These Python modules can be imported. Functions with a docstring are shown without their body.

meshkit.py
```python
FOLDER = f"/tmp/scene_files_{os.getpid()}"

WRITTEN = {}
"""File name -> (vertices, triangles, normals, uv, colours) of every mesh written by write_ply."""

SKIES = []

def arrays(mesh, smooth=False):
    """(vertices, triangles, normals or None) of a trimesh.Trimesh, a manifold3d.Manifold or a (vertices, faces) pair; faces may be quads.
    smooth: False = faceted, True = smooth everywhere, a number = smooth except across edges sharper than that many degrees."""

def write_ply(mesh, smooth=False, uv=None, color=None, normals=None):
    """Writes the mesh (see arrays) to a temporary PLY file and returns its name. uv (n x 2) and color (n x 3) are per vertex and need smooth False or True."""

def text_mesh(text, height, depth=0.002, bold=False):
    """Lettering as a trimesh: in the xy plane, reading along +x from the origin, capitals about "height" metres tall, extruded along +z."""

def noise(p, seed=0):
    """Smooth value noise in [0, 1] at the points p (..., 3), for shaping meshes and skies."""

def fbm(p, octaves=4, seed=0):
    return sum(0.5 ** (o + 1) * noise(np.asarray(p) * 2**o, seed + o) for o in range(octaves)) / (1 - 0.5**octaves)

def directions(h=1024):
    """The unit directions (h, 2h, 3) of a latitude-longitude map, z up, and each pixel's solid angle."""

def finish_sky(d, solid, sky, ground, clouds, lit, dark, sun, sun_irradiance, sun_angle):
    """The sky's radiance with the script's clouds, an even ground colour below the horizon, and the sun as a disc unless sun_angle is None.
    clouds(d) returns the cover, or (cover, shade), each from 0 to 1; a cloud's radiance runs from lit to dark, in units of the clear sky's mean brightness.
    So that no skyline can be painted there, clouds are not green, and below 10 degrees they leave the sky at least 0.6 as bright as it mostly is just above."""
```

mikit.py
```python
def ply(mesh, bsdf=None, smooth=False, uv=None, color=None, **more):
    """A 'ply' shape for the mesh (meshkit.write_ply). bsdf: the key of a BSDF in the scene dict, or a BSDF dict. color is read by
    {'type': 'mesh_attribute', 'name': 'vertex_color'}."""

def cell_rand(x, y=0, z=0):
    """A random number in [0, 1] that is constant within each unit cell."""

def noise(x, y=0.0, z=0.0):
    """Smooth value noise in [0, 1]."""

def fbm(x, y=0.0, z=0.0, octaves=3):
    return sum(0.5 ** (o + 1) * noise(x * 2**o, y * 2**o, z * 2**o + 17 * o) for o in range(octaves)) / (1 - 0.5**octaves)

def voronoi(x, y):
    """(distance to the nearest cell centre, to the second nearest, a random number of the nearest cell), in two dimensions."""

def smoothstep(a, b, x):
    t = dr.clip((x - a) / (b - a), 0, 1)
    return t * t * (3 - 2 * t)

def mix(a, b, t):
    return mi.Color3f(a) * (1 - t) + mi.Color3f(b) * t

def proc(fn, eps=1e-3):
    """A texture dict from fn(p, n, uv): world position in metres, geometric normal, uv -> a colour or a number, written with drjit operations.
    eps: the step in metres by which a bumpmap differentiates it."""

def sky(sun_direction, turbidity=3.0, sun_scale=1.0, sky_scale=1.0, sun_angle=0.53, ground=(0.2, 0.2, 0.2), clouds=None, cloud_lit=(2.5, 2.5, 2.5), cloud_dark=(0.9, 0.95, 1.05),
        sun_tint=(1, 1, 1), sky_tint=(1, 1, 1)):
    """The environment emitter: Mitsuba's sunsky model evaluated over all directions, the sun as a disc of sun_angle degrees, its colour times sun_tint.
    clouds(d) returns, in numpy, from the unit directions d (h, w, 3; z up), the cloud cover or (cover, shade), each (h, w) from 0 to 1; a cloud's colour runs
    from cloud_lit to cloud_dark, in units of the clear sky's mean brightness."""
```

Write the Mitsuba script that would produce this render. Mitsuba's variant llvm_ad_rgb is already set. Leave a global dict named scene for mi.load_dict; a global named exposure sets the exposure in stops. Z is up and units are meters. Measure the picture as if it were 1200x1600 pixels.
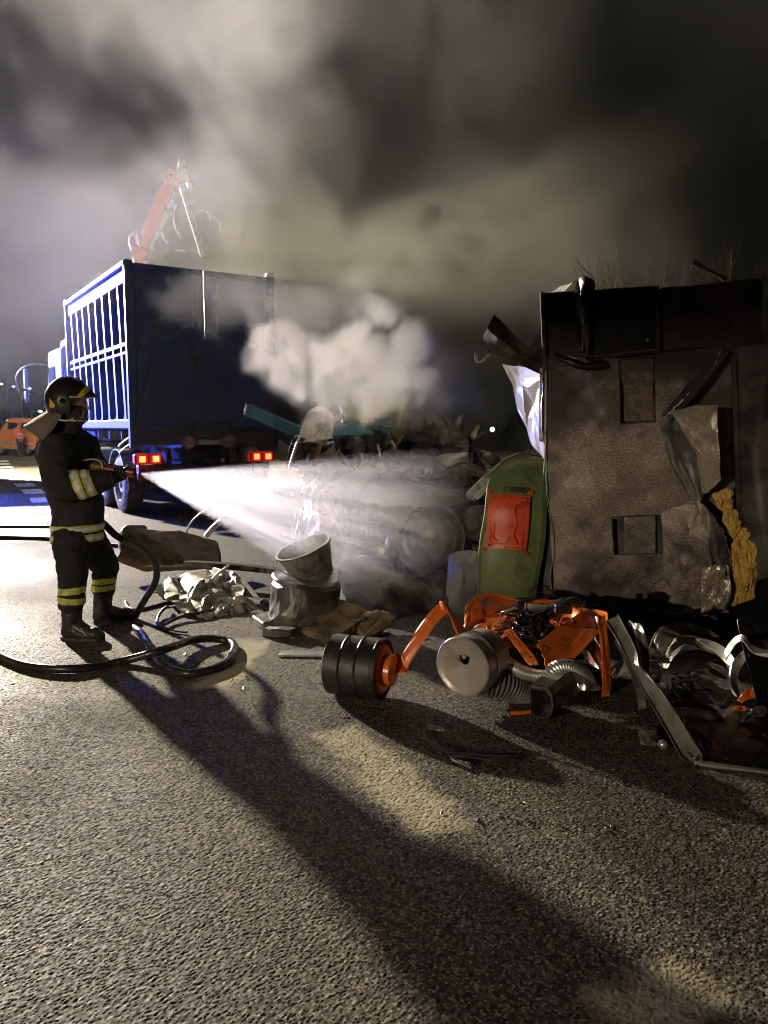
import math, random
import numpy as np, trimesh, drjit as dr, mitsuba as mi, mikit, meshkit
from mikit import proc, noise, fbm, voronoi, smoothstep, mix, cell_rand
T = mi.ScalarTransform4f
scene, labels = {}, {}
V = lambda *a: np.array(a, float)

# ------------------------------------------------------------------ camera, sky, lamps, exposure
F, PITCH, EYE = 1200.0, math.radians(6.42), 1.53
FWD, UP, RIGHT = V(0, math.cos(PITCH), -math.sin(PITCH)), V(0, math.sin(PITCH), math.cos(PITCH)), V(1, 0, 0)
scene['camera'] = {'type': 'perspective', 'fov': 2 * math.degrees(math.atan(600 / F)), 'fov_axis': 'x', 'near_clip': 0.05, 'far_clip': 600.0,
                   'to_world': T().look_at(origin=[0, 0, EYE], target=[0, math.cos(PITCH), EYE - math.sin(PITCH)], up=[0, 0, 1])}
scene['night_sky'] = {**mikit.sky([0.5, 0.6, 0.25], sun_scale=0.0, sky_scale=0.0002, ground=(0.02, 0.02, 0.02)), 'sampling_weight': 0.06}
exposure = 0.12

def at(px, py, y):
    """The point at forward distance y metres on the photograph's ray (px, py): used to take measurements off the photograph."""
    d = FWD + (px - 600) / F * RIGHT + (800 - py) / F * UP
    return V(0, 0, EYE) + d * (y / d[1])

def gr(px, py, z=0.0):
    d = FWD + (px - 600) / F * RIGHT + (800 - py) / F * UP
    return V(0, 0, EYE) + d * ((z - EYE) / d[2])

def unit(v):
    return np.asarray(v, float) / max(np.linalg.norm(v), 1e-12)
# the lamps: a light tower beyond the left edge (it throws the long shadows towards the camera), the blue lights of a rescue van
# that stands in its way, and a work light with an added light-cutting visor and side flap behind the photographer on the left
LAMP, LAMP_AIM, MAIN = V(-16.3, 25.0, 7.5), V(-1.0, 6.0, 1.8), 35000.0
CAR, CA, BLUE = V(-11.2, 19.4, 0), math.radians(24), 7000.0
FILL, FILL_AIM, FILLP, VISOR = V(-6.0, -3.5, 2.0), V(1.2, 6.0, 0.75), 14000.0, 2.5
SIDE = 1      # the added flap keeps the lamp's light off the lorry
# density per metre of the smoke and of the spray, and the smoke's scattering
S_BODY, S_PLUME, S_AIR, S_MAX, S_PUFF, SPRAY, S_G = .070, .080, .0006, .20, 1.5, 54.0, 0.0
# ------------------------------------------------------------------ helpers
import manifold3d as mf
from shapely.geometry import Polygon
from scipy.interpolate import LinearNDInterpolator, CubicSpline, RectBivariateSpline

def obj(key, mesh, bsdf, label=None, cat=None, group=None, kind=None, smooth=30, **more):
    k, i = key, 0
    while k in scene:
        i += 1
        k = f'{key}_{i:03d}'
    scene[k] = mikit.ply(tm(mesh), bsdf, smooth, **more)
    say(k, label, cat, group, kind)
    return k

def say(k, label=None, cat=None, group=None, kind=None):
    d = {a: b for a, b in (('label', label), ('category', cat), ('group', group), ('kind', kind)) if b}
    if d:
        labels[k] = {**labels.get(k, {}), **d}

def tm(m):
    if hasattr(m, 'to_mesh'):
        q = m.to_mesh()
        m = trimesh.Trimesh(q.vert_properties[:, :3], q.tri_verts, process=False)
    return m

def sstep(a, b, x):
    t = np.clip((x - a) / (b - a), 0, 1)
    return t * t * (3 - 2 * t)

def cat_(*ms):
    return trimesh.util.concatenate([tm(m) for m in ms])

def frame(z, up=(0, 0, 1)):
    z = unit(z)
    x = np.cross(up, z)
    if np.linalg.norm(x) < 1e-6:
        x = np.cross((0, 1, 0), z)
    x = unit(x)
    return x, np.cross(z, x), z

def mat(o, x, y, z):
    m = np.eye(4)
    m[:3, 0], m[:3, 1], m[:3, 2], m[:3, 3] = x, y, z, o
    return m

def rotz(a):
    return trimesh.transformations.rotation_matrix(a, [0, 0, 1])

def block(size, c=(0, 0, 0), m=None, bevel=0.006):
    """a box with chamfered edges, centred on c, then moved by the matrix m"""
    h = np.array(size, float) / 2
    b = min(bevel, 0.45 * h.min())
    pts = [[sx * (h[0] - (b if k != 0 else 0)), sy * (h[1] - (b if k != 1 else 0)), sz * (h[2] - (b if k != 2 else 0))] for sx in (-1, 1) for sy in (-1, 1) for sz in (-1, 1) for k in range(3)]
    t = trimesh.convex.convex_hull(np.array(pts))
    t.apply_translation(c)
    if m is not None:
        t.apply_transform(m)
    return t

def beam(p, q, w, h, up=(0, 0, 1), bevel=0.004):
    """a bar of width w and height h from p to q"""
    p, q = np.asarray(p, float), np.asarray(q, float)
    x, y, z = frame(q - p, up)
    return block((w, h, np.linalg.norm(q - p)), m=mat((p + q) / 2, x, y, z), bevel=bevel)

def spline(pts, n):
    pts = np.asarray(pts, float)
    s = np.r_[0, np.cumsum(np.linalg.norm(np.diff(pts, axis=0), axis=1))]
    return CubicSpline(s, pts)(np.linspace(0, s[-1], n)) if len(pts) > 2 else pts[0] + (pts[-1] - pts[0]) * np.linspace(0, 1, n)[:, None]

def sweep(profile, path, side=None, scale=None, cap=True, closed=True):
    """profile: (k, 2) outline in metres; path (n, 3); side: one vector or one per path point, the profile's first axis"""
    path, profile = np.asarray(path, float), np.asarray(profile, float)
    n, k = len(path), len(profile)
    t = np.gradient(path, axis=0)
    t /= np.linalg.norm(t, axis=1, keepdims=True)
    if side is None:
        a = np.zeros((n, 3))
        a[0] = frame(t[0])[0]
        for i in range(1, n):
            a[i] = unit(a[i - 1] - t[i] * (a[i - 1] @ t[i]))
    else:
        a = np.broadcast_to(np.asarray(side, float), (n, 3)).copy()
        a -= t * (a * t).sum(1, keepdims=True)
        a /= np.linalg.norm(a, axis=1, keepdims=True)
    b = np.cross(t, a)
    sc = np.ones(n) if scale is None else np.broadcast_to(scale, (n,))
    v = path[:, None] + sc[:, None, None] * (profile[None, :, :1] * a[:, None] + profile[None, :, 1:] * b[:, None])
    i, j = np.meshgrid(np.arange(n - 1), np.arange(k if closed else k - 1), indexing='ij')
    q = np.stack([i * k + j, i * k + (j + 1) % k, (i + 1) * k + (j + 1) % k, (i + 1) * k + j], -1).reshape(-1, 4)
    f = [q[:, [0, 1, 2]], q[:, [0, 2, 3]]]
    v = v.reshape(-1, 3)
    if cap and closed:
        pv, pf = trimesh.creation.triangulate_polygon(Polygon(profile), engine='earcut')
        if len(pv) == k:
            f += [np.asarray(pf)[:, ::-1], np.asarray(pf) + (n - 1) * k]
    m = trimesh.Trimesh(v, np.vstack(f), process=False)
    m.fix_normals()
    return m

def circle(r, k=12):
    a = np.arange(k) * 2 * np.pi / k
    return np.stack([r * np.cos(a), r * np.sin(a)], 1)

def tube(pts, r, k=10, n=None, cap=True):
    path = spline(pts, n or max(2, 8 * (len(pts) - 1))) if len(pts) > 2 else np.asarray(pts, float)
    rr = np.asarray(r, float)
    if rr.ndim:
        rr = np.interp(np.linspace(0, 1, len(path)), np.linspace(0, 1, len(rr)), rr)
        return sweep(circle(1.0, k), path, scale=rr, cap=cap)
    return sweep(circle(float(rr), k), path, cap=cap)

def lathe(profile, p, q, k=40):
    """profile: (radius, distance along p->q in metres) pairs"""
    p, q = np.asarray(p, float), np.asarray(q, float)
    x, y, z = frame(q - p)
    pr = np.asarray(profile, float)
    a = np.arange(k) * 2 * np.pi / k
    v = p + pr[:, 1][:, None, None] * z + pr[:, 0][:, None, None] * (np.cos(a)[None, :, None] * x + np.sin(a)[None, :, None] * y)
    n = len(pr)
    i, j = np.meshgrid(np.arange(n - 1), np.arange(k), indexing='ij')
    f = np.stack([i * k + j, i * k + (j + 1) % k, (i + 1) * k + (j + 1) % k, (i + 1) * k + j], -1).reshape(-1, 4)
    m = trimesh.Trimesh(v.reshape(-1, 3), np.vstack([f[:, [0, 1, 2]], f[:, [0, 2, 3]]]), process=False)
    m.update_faces(m.area_faces > 1e-12)
    return m

def solid(v, nu, nv, thick):
    """closed plate of the given thickness about a (nu, nv) grid of points"""
    g = v.reshape(nu, nv, 3)
    du, dv = np.gradient(g, axis=0), np.gradient(g, axis=1)
    n = np.cross(du, dv)
    n /= np.maximum(np.linalg.norm(n, axis=-1, keepdims=True), 1e-9)
    top, bot = (g + n * thick / 2).reshape(-1, 3), (g - n * thick / 2).reshape(-1, 3)
    i, j = np.meshgrid(np.arange(nu - 1), np.arange(nv - 1), indexing='ij')
    q = np.stack([i * nv + j, (i + 1) * nv + j, (i + 1) * nv + j + 1, i * nv + j + 1], -1).reshape(-1, 4)
    N = nu * nv
    rim = np.r_[np.arange(nv), np.arange(1, nu) * nv + nv - 1, (nu - 1) * nv + np.arange(nv - 2, -1, -1), np.arange(nu - 2, 0, -1) * nv]
    r2 = np.roll(rim, -1)
    s = np.stack([rim, r2, r2 + N, rim + N], 1)
    f = np.vstack([q[:, [0, 1, 2]], q[:, [0, 2, 3]], q[:, [0, 2, 1]] + N, q[:, [0, 3, 2]] + N, s[:, [0, 2, 1]], s[:, [0, 3, 2]]])
    return trimesh.Trimesh(np.vstack([top, bot]), f, process=False)

def patch(ctrl, nu, nv, deg=3):
    c = np.asarray(ctrl, float)
    a, b = np.linspace(0, 1, c.shape[0]), np.linspace(0, 1, c.shape[1])
    u, v = np.linspace(0, 1, nu), np.linspace(0, 1, nv)
    kx, ky = min(deg, c.shape[0] - 1), min(deg, c.shape[1] - 1)
    return [RectBivariateSpline(a, b, c[..., k], kx=kx, ky=ky) for k in range(3)], u, v

def sheet(ctrl, n=(26, 26), amp=0.03, seed=0, folds=14, ragged=0.0, thick=0.003, deg=3, fine=0.35, wave=0.0):
    """crumpled sheet metal: a surface through the (m, k, 3) control points with flat folds between sharp creases and torn edges"""
    s, u, v = patch(ctrl, n[0], n[1], deg)
    U, W = np.meshgrid(u, v, indexing='ij')
    r = np.random.default_rng(seed)
    if ragged:
        e = lambda t, k: ragged * (0.65 * meshkit.noise(np.stack([t * 7, t * 0 + k, t * 0 + seed], -1)) + 0.35 * meshkit.noise(np.stack([t * 23, t * 0 + k + 9, t * 0 + seed], -1)))
        U2 = e(W, 1) + U * (1 - e(W, 1) - e(W, 2))
        W2 = e(U, 3) + W * (1 - e(U, 3) - e(U, 4))
        U, W = U2, W2
    p = np.stack([f.ev(U, W) for f in s], -1)
    nrm = np.cross(np.gradient(p, axis=0), np.gradient(p, axis=1))
    nrm /= np.maximum(np.linalg.norm(nrm, axis=-1, keepdims=True), 1e-9)
    d = np.zeros(U.shape)
    if amp:
        for cnt, a in ((folds, amp), (folds * 5, amp * fine * 0.6)):
            q = np.vstack([r.random((cnt, 2)), [[-.1, -.1], [1.1, -.1], [-.1, 1.1], [1.1, 1.1]]])
            h = r.uniform(-1, 1, len(q))
            d += a * LinearNDInterpolator(q, h)(np.stack([U, W], -1))
            q2 = r.normal(0, a * 0.35, (len(q), 3))
            p = p + LinearNDInterpolator(q, q2)(np.stack([U, W], -1))
    if wave:
        d += wave * (meshkit.fbm(p * 3.0, 3, seed) - 0.5)
    p = p + nrm * d[..., None]
    return solid(p.reshape(-1, 3), n[0], n[1], thick)

def dent(m, size, amp, seed=0, length=0.03):
    """m refined to the given edge length and its points moved by noise"""
    v, f = trimesh.remesh.subdivide_to_size(m.vertices, m.faces, length, max_iter=12)
    m = trimesh.Trimesh(v, f)
    m.merge_vertices()
    d = np.stack([meshkit.fbm(m.vertices / size + 31 * k, 3, seed + k) for k in range(3)], -1) - 0.5
    m.vertices = m.vertices + d * 2 * amp
    return m

def plate(poly, o, x, y, thick, holes=()):
    """a polygon (2-d points in metres along x and y from o) as a plate; its front face lies in the plane, its thickness goes to -x cross y"""
    t = trimesh.creation.extrude_polygon(Polygon(poly, holes), thick, engine='earcut')
    z = np.cross(x, y)
    t.apply_transform(mat(np.asarray(o) - z * thick, x, y, z))
    return t

def chain(segs, n=14):
    """hulls of spheres: a list of lists of (point, radius)"""
    out = []
    for s in segs:
        out.append(mf.Manifold.batch_hull([mf.Manifold.sphere(r, n).translate(list(map(float, p))) for p, r in s]))
    return mf.Manifold.batch_boolean(out, mf.OpType.Add)

def skin(m, length=0.02, it=12, wr=0.0, size=0.06, seed=0):
    m = m.refine_to_length(length).to_mesh()
    t = trimesh.Trimesh(m.vert_properties[:, :3], m.tri_verts)
    t.merge_vertices()
    trimesh.smoothing.filter_taubin(t, iterations=it)
    if wr:
        q = t.vertices / size
        d = meshkit.fbm(q * [1, 1, 1.8], 3, seed)
        d = 1 - np.abs(2 * d - 1) * 2
        t.vertices = t.vertices + t.vertex_normals * (d * wr)[:, None]
    return t

def ellipsoid(c, r, sub=3, m=None):
    t = trimesh.creation.icosphere(subdivisions=sub)
    t.apply_scale(r)
    if m is not None:
        t.apply_transform(m)
    t.apply_translation(c)
    return t

def rgb(*c):
    return {'type': 'rgb', 'value': [float(x) for x in c]}

def two(b):
    return {'type': 'twosided', 'b': b}

# ------------------------------------------------------------------ materials
def paint(key, col, rough=0.35, metal=0.0, coat=0.0, dirt=None, dirt_amount=0.45, scale=9.0, bump=0.0, bscale=120.0, spec=0.5):
    c = rgb(*col)
    if dirt is not None:
        a, b = col, dirt
        def fn(p, n, uv, a=a, b=b, s=scale, k=dirt_amount):
            x, y, z = p.x * .8 + p.y * .6, p.y * .64 - p.x * .48 + p.z * .6, p.z * .8 - p.y * .48 + p.x * .36     # off the axes
            w = fbm(x * s * .6, y * s * .6, z * s * .6, 2) * 2
            f = fbm(x * s + w, y * s - w, z * s * 0.8 + w, 5) * 0.86 + 0.14 * fbm(x * s * 13, y * s * 13, z * s * 13, 2)
            return mix(a, b, smoothstep(1 - k - 0.10, 1 - k + 0.12, f))
        c = proc(fn)
    d = {'type': 'principled', 'base_color': c, 'roughness': rough, 'metallic': metal, 'specular': spec}
    if coat:
        d['clearcoat'] = coat
        d['clearcoat_gloss'] = 0.9
    if bump:
        def bf(p, n, uv, s=bscale):
            return fbm(p.x * s, p.y * s, p.z * s, 2)
        d = {'type': 'bumpmap', 'tex': proc(bf, eps=0.25 / bscale), 'scale': bump, 'bsdf': d}
    scene[key] = two(d)

def em(key, col, power):
    return {'type': 'area', 'radiance': rgb(*(np.array(col) * power)), 'sampling_weight': 0.03}

paint('truck_blue', (0.04, 0.085, 0.30), 0.62, spec=0.18, dirt=(0.05, 0.07, 0.13), dirt_amount=0.4, scale=3)
paint('chassis', (0.035, 0.032, 0.03), 0.6, dirt=(0.09, 0.075, 0.06), scale=6)
paint('rubber', (0.02, 0.02, 0.02), 0.6, dirt=(0.05, 0.045, 0.04), scale=14)
paint('rim_metal', (0.45, 0.45, 0.45), 0.4, metal=0.7)
paint('galvanised', (0.42, 0.42, 0.40), 0.38, metal=0.75, dirt=(0.13, 0.12, 0.11), dirt_amount=0.42, scale=8)
paint('foil', (0.66, 0.64, 0.58), 0.33, metal=0.45, dirt=(0.5, 0.47, 0.42), dirt_amount=0.3, scale=10)
paint('aluminium', (0.78, 0.76, 0.72), 0.32, metal=0.75, dirt=(0.35, 0.33, 0.3), dirt_amount=0.35, scale=13)
paint('pale_sheet', (0.46, 0.44, 0.38), 0.45, metal=0.15, dirt=(0.16, 0.14, 0.11), dirt_amount=0.42, scale=9)
paint('grey_sheet', (0.17, 0.165, 0.15), 0.42, metal=0.45, dirt=(0.08, 0.07, 0.06), dirt_amount=0.5, scale=5)
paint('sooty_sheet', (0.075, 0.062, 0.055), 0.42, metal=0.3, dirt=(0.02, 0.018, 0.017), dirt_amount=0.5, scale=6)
paint('brown_sheet', (0.14, 0.10, 0.055), 0.45, metal=0.3, dirt=(0.05, 0.04, 0.03), dirt_amount=0.45, scale=11)
paint('plum_sheet', (0.045, 0.032, 0.042), 0.5, dirt=(0.022, 0.017, 0.02), scale=4, spec=0.35)
paint('black_gloss', (0.012, 0.011, 0.011), 0.2, coat=0.6)
paint('black_plastic', (0.018, 0.018, 0.018), 0.48, dirt=(0.045, 0.042, 0.038), dirt_amount=.4, scale=14)
paint('zinc', (0.25, 0.245, 0.21), 0.42, metal=0.3, dirt=(0.12, 0.115, 0.095), scale=9)
paint('dull_sheet', (0.34, 0.325, 0.28), 0.42, metal=0.2, dirt=(0.13, 0.12, 0.10), dirt_amount=.45, scale=9)
paint('grey_rubber', (0.11, 0.105, 0.10), 0.5)
paint('orange_paint', (0.72, 0.15, 0.015), 0.3, coat=0.5, dirt=(0.16, 0.045, 0.015), dirt_amount=0.33, scale=12)
paint('red_plate', (0.70, 0.085, 0.02), 0.4, dirt=(0.42, 0.05, 0.02), dirt_amount=0.4, scale=16)
paint('crane_red', (0.55, 0.06, 0.018), 0.5, spec=.3)
paint('dark_red', (0.22, 0.03, 0.015), 0.35, dirt=(0.06, 0.02, 0.015), scale=7)
paint('green_paint', (0.15, 0.20, 0.075), 0.4, dirt=(0.10, 0.125, 0.05), dirt_amount=0.45, scale=6)
paint('teal_paint', (0.03, 0.15, 0.19), 0.45, dirt=(0.03, 0.06, 0.065), dirt_amount=0.4, scale=8)
paint('steel_drum', (0.46, 0.42, 0.39), 0.36, metal=0.35, dirt=(0.33, 0.29, 0.26), dirt_amount=0.4, scale=7)
paint('wool', (0.66, 0.44, 0.11), 0.9, dirt=(0.42, 0.25, 0.05), dirt_amount=0.4, scale=18, bump=0.006, bscale=90)
paint('old_board', (0.22, 0.16, 0.09), 0.9, dirt=(0.08, 0.07, 0.035), dirt_amount=0.5, scale=12, bump=0.006, bscale=110)
paint('cloth_black', (0.016, 0.016, 0.015), 0.9, dirt=(0.026, 0.025, 0.023), scale=20, bump=0.0008, bscale=700)
paint('boot_leather', (0.022, 0.021, 0.02), 0.38, dirt=(0.05, 0.047, 0.04), scale=22)
paint('flap_cloth', (0.16, 0.13, 0.11), 0.8)
paint('lime_tape', (0.55, 0.55, 0.10), 0.5, dirt=(0.40, 0.39, 0.10), scale=30)
paint('silver_tape', (0.72, 0.72, 0.74), 0.4, dirt=(0.5, 0.5, 0.5), scale=30)
paint('helmet_black', (0.02, 0.02, 0.02), 0.28, coat=0.5)
paint('helmet_yellow', (0.62, 0.42, 0.03), 0.4)
paint('skin', (0.42, 0.26, 0.19), 0.5)
paint('glove_tan', (0.22, 0.16, 0.08), 0.7)
paint('brass', (0.55, 0.38, 0.14), 0.3, metal=0.9)
paint('hose_black', (0.022, 0.022, 0.021), 0.33, dirt=(0.05, 0.047, 0.042), scale=16)
paint('hose_red', (0.16, 0.035, 0.025), 0.5)
paint('road_white', (0.62, 0.62, 0.60), 0.6, dirt=(0.25, 0.25, 0.24), dirt_amount=0.4, scale=10)
paint('sign_white', (0.75, 0.75, 0.72), 0.5)
paint('sign_red', (0.6, 0.03, 0.02), 0.5)
paint('ink', (0.02, 0.02, 0.02), 0.5)
paint('van_orange', (0.75, 0.24, 0.02), 0.35, coat=0.5)
paint('hi_vis', (0.85, 0.16, 0.03), 0.7)
paint('denim', (0.03, 0.04, 0.07), 0.9)
paint('engine_red', (0.45, 0.02, 0.015), 0.3, coat=0.5)
paint('bark', (0.15, 0.11, 0.07), 0.9)
scene['visor_pane'] = {'type': 'thindielectric'}
scene['window_glass'] = two({'type': 'principled', 'base_color': rgb(.02, .02, .025), 'roughness': 0.08})

def hammered_tone(p, light, dark, fleck, pale):      # embossed galvanised sheet: burnt areas, dark flecks and a pale speckle
    sp = noise(p.x * 120, p.y * 120, p.z * 85) * .6 + .4 * noise(p.x * 260, p.y * 260, p.z * 190)
    big = fbm(p.x * 2.3 + 4, p.y * 2.3, p.z * 2.0 + 1.7, 4) * .8 + .2 * fbm(p.x * 14, p.y * 14, p.z * 11, 2)
    c = mix(light, dark, smoothstep(0.38, 0.58, big))
    c = mix(c, fleck, smoothstep(0.52, 0.68, sp) * 0.6)
    return mix(c, pale, smoothstep(0.62, 0.78, noise(p.x * 95 + 9, p.y * 95, p.z * 80)) * 0.55 * smoothstep(0.62, 0.4, big))
def hammered(p, n, uv):
    return hammered_tone(p, (0.185, 0.150, 0.122), (0.055, 0.044, 0.040), (0.050, 0.039, 0.034), (0.33, 0.28, 0.22))
def hammered2(p, n, uv):  # lit copy of the same sheet, the light put into its colour
    return hammered_tone(p, (0.46, 0.39, 0.29), (0.20, 0.17, 0.14), (0.15, 0.12, 0.095), (0.60, 0.53, 0.42))
def hammered_h(p, n, uv):
    return noise(p.x * 120, p.y * 120, p.z * 85)
for key, fn, ro in (('hammered_sheet', hammered, .46), ('hammered_bright', hammered2, .3)):
    scene[key] = two({'type': 'bumpmap', 'tex': proc(hammered_h, eps=0.002), 'scale': 0.0006, 'bsdf': {'type': 'principled', 'base_color': proc(fn), 'roughness': ro, 'metallic': 0.35}})
# ------------------------------------------------------------------ the road
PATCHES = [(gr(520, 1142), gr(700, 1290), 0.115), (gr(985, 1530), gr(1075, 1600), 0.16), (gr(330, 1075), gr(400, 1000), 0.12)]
def patch_mask(p):  # paler patches with noisy edges, mixed into the asphalt colour
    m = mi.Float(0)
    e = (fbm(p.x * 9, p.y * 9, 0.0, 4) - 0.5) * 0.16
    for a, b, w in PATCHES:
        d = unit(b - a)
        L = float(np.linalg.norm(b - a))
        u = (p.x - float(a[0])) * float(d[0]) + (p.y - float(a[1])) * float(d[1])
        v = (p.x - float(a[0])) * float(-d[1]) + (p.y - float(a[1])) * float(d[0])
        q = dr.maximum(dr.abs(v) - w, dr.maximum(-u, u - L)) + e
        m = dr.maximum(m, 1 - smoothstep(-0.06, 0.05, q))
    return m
def asphalt_col(p, n, uv):
    f1, f2, r = voronoi(p.x * 120, p.y * 120)
    g, g2, r2 = voronoi(p.x * 47 + 5, p.y * 47)
    big = fbm(p.x * 0.7, p.y * 0.7, 0.0, 3)
    c = mix((0.018, 0.016, 0.014), (0.27, 0.23, 0.18), (r * r * r) * 0.85 + 0.15 * r2)
    c = c * (0.65 + 0.7 * big) * smoothstep(0.0, 0.25, f2 - f1 + 0.08)
    patch_tone = mix((0.24, 0.21, 0.14), (0.46, 0.41, 0.29), noise(p.x * 160, p.y * 160))
    return mix(c, patch_tone, patch_mask(p) * smoothstep(0.15, 0.55, noise(p.x * 60, p.y * 60) + 0.25))
def asphalt_h(p, n, uv):
    f1, f2, r = voronoi(p.x * 80, p.y * 80)
    g1, g2, s = voronoi(p.x * 40 + 3, p.y * 40)
    return 0.62 * (1 - dr.minimum(f1, 1.0)) * (0.45 + 0.55 * r) + 0.25 * (1 - dr.minimum(g1, 1.0)) + 0.13 * fbm(p.x * 260, p.y * 260, 0.0, 2)
def asphalt_r(p, n, uv):
    return 0.45 + 0.3 * fbm(p.x * 1.3 + 7, p.y * 1.3, 0.0, 3) + 0.25 * noise(p.x * 120, p.y * 120)
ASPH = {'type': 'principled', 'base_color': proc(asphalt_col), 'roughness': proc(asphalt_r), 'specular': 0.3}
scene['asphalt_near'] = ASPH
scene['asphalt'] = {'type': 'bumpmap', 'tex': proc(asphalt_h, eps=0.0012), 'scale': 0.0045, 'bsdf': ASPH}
# the near road has real grains; farther off the same grain is left to the material
from scipy.spatial import cKDTree
TILES = [(-1.9, 1.9, 1.2, 2.6, .0052), (-2.7, 2.7, 2.6, 4.2, .0062), (-4.2, 3.4, 4.2, 7.2, .009), (-7.2, 4.0, 7.2, 13.0, .0155)]
CELL = .0082
gx_, gy_ = np.meshgrid(np.arange(-7.3, 4.1, CELL), np.arange(1.1, 13.1, CELL), indexing='ij')
gr_rng = np.random.default_rng(70)
GC = np.stack([gx_.ravel(), gy_.ravel()], 1) + gr_rng.uniform(0, CELL, (gx_.size, 2))
GH, GR = gr_rng.uniform(.15, 1, len(GC)), CELL * gr_rng.uniform(.5, .85, len(GC))
GT = cKDTree(GC)
def grains(x, y):
    d, i = GT.query(np.stack([x.ravel(), y.ravel()], 1), k=2)
    return (GH[i] * np.sqrt(np.maximum(0, 1 - (d / GR[i]) ** 2))).max(1).reshape(x.shape)
def grain_tile(x0, x1, y0, y1, step):
    nx, ny = int((x1 - x0) / step) + 1, int((y1 - y0) / step) + 1
    x, y = np.meshgrid(np.linspace(x0, x1, nx), np.linspace(y0, y1, ny), indexing='ij')
    f = np.minimum.reduce([sstep(0, .1, x - x0), sstep(0, .1, x1 - x), sstep(0, .06, y - 1.2), sstep(0, .8, 13.0 - y)])
    z = f * (.0032 * grains(x, y) - .0013)
    i, j = np.meshgrid(np.arange(nx - 1), np.arange(ny - 1), indexing='ij')
    q = np.stack([i * ny + j, (i + 1) * ny + j, (i + 1) * ny + j + 1, i * ny + j + 1], -1).reshape(-1, 4)
    return np.stack([x, y, z], -1).reshape(-1, 3), q
def sheet_tile(x0, x1, y0, y1):
    return np.array([[x0, y0, 0], [x1, y0, 0], [x1, y1, 0], [x0, y1, 0.0]])
W = 170.0
flat = [(-W, W, -40, 1.2), (-W, W, 13.0, 260)] + [q for x0, x1, y0, y1, _ in TILES for q in ((-W, x0, y0, y1), (x1, W, y0, y1))]
fv = np.vstack([sheet_tile(*f) for f in flat])
ff = np.vstack([np.array([[0, 1, 2], [0, 2, 3]]) + 4 * k for k in range(len(flat))])
obj('road', (fv, ff), 'asphalt', 'coarse wet grey asphalt', kind='structure', smooth=False)
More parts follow.
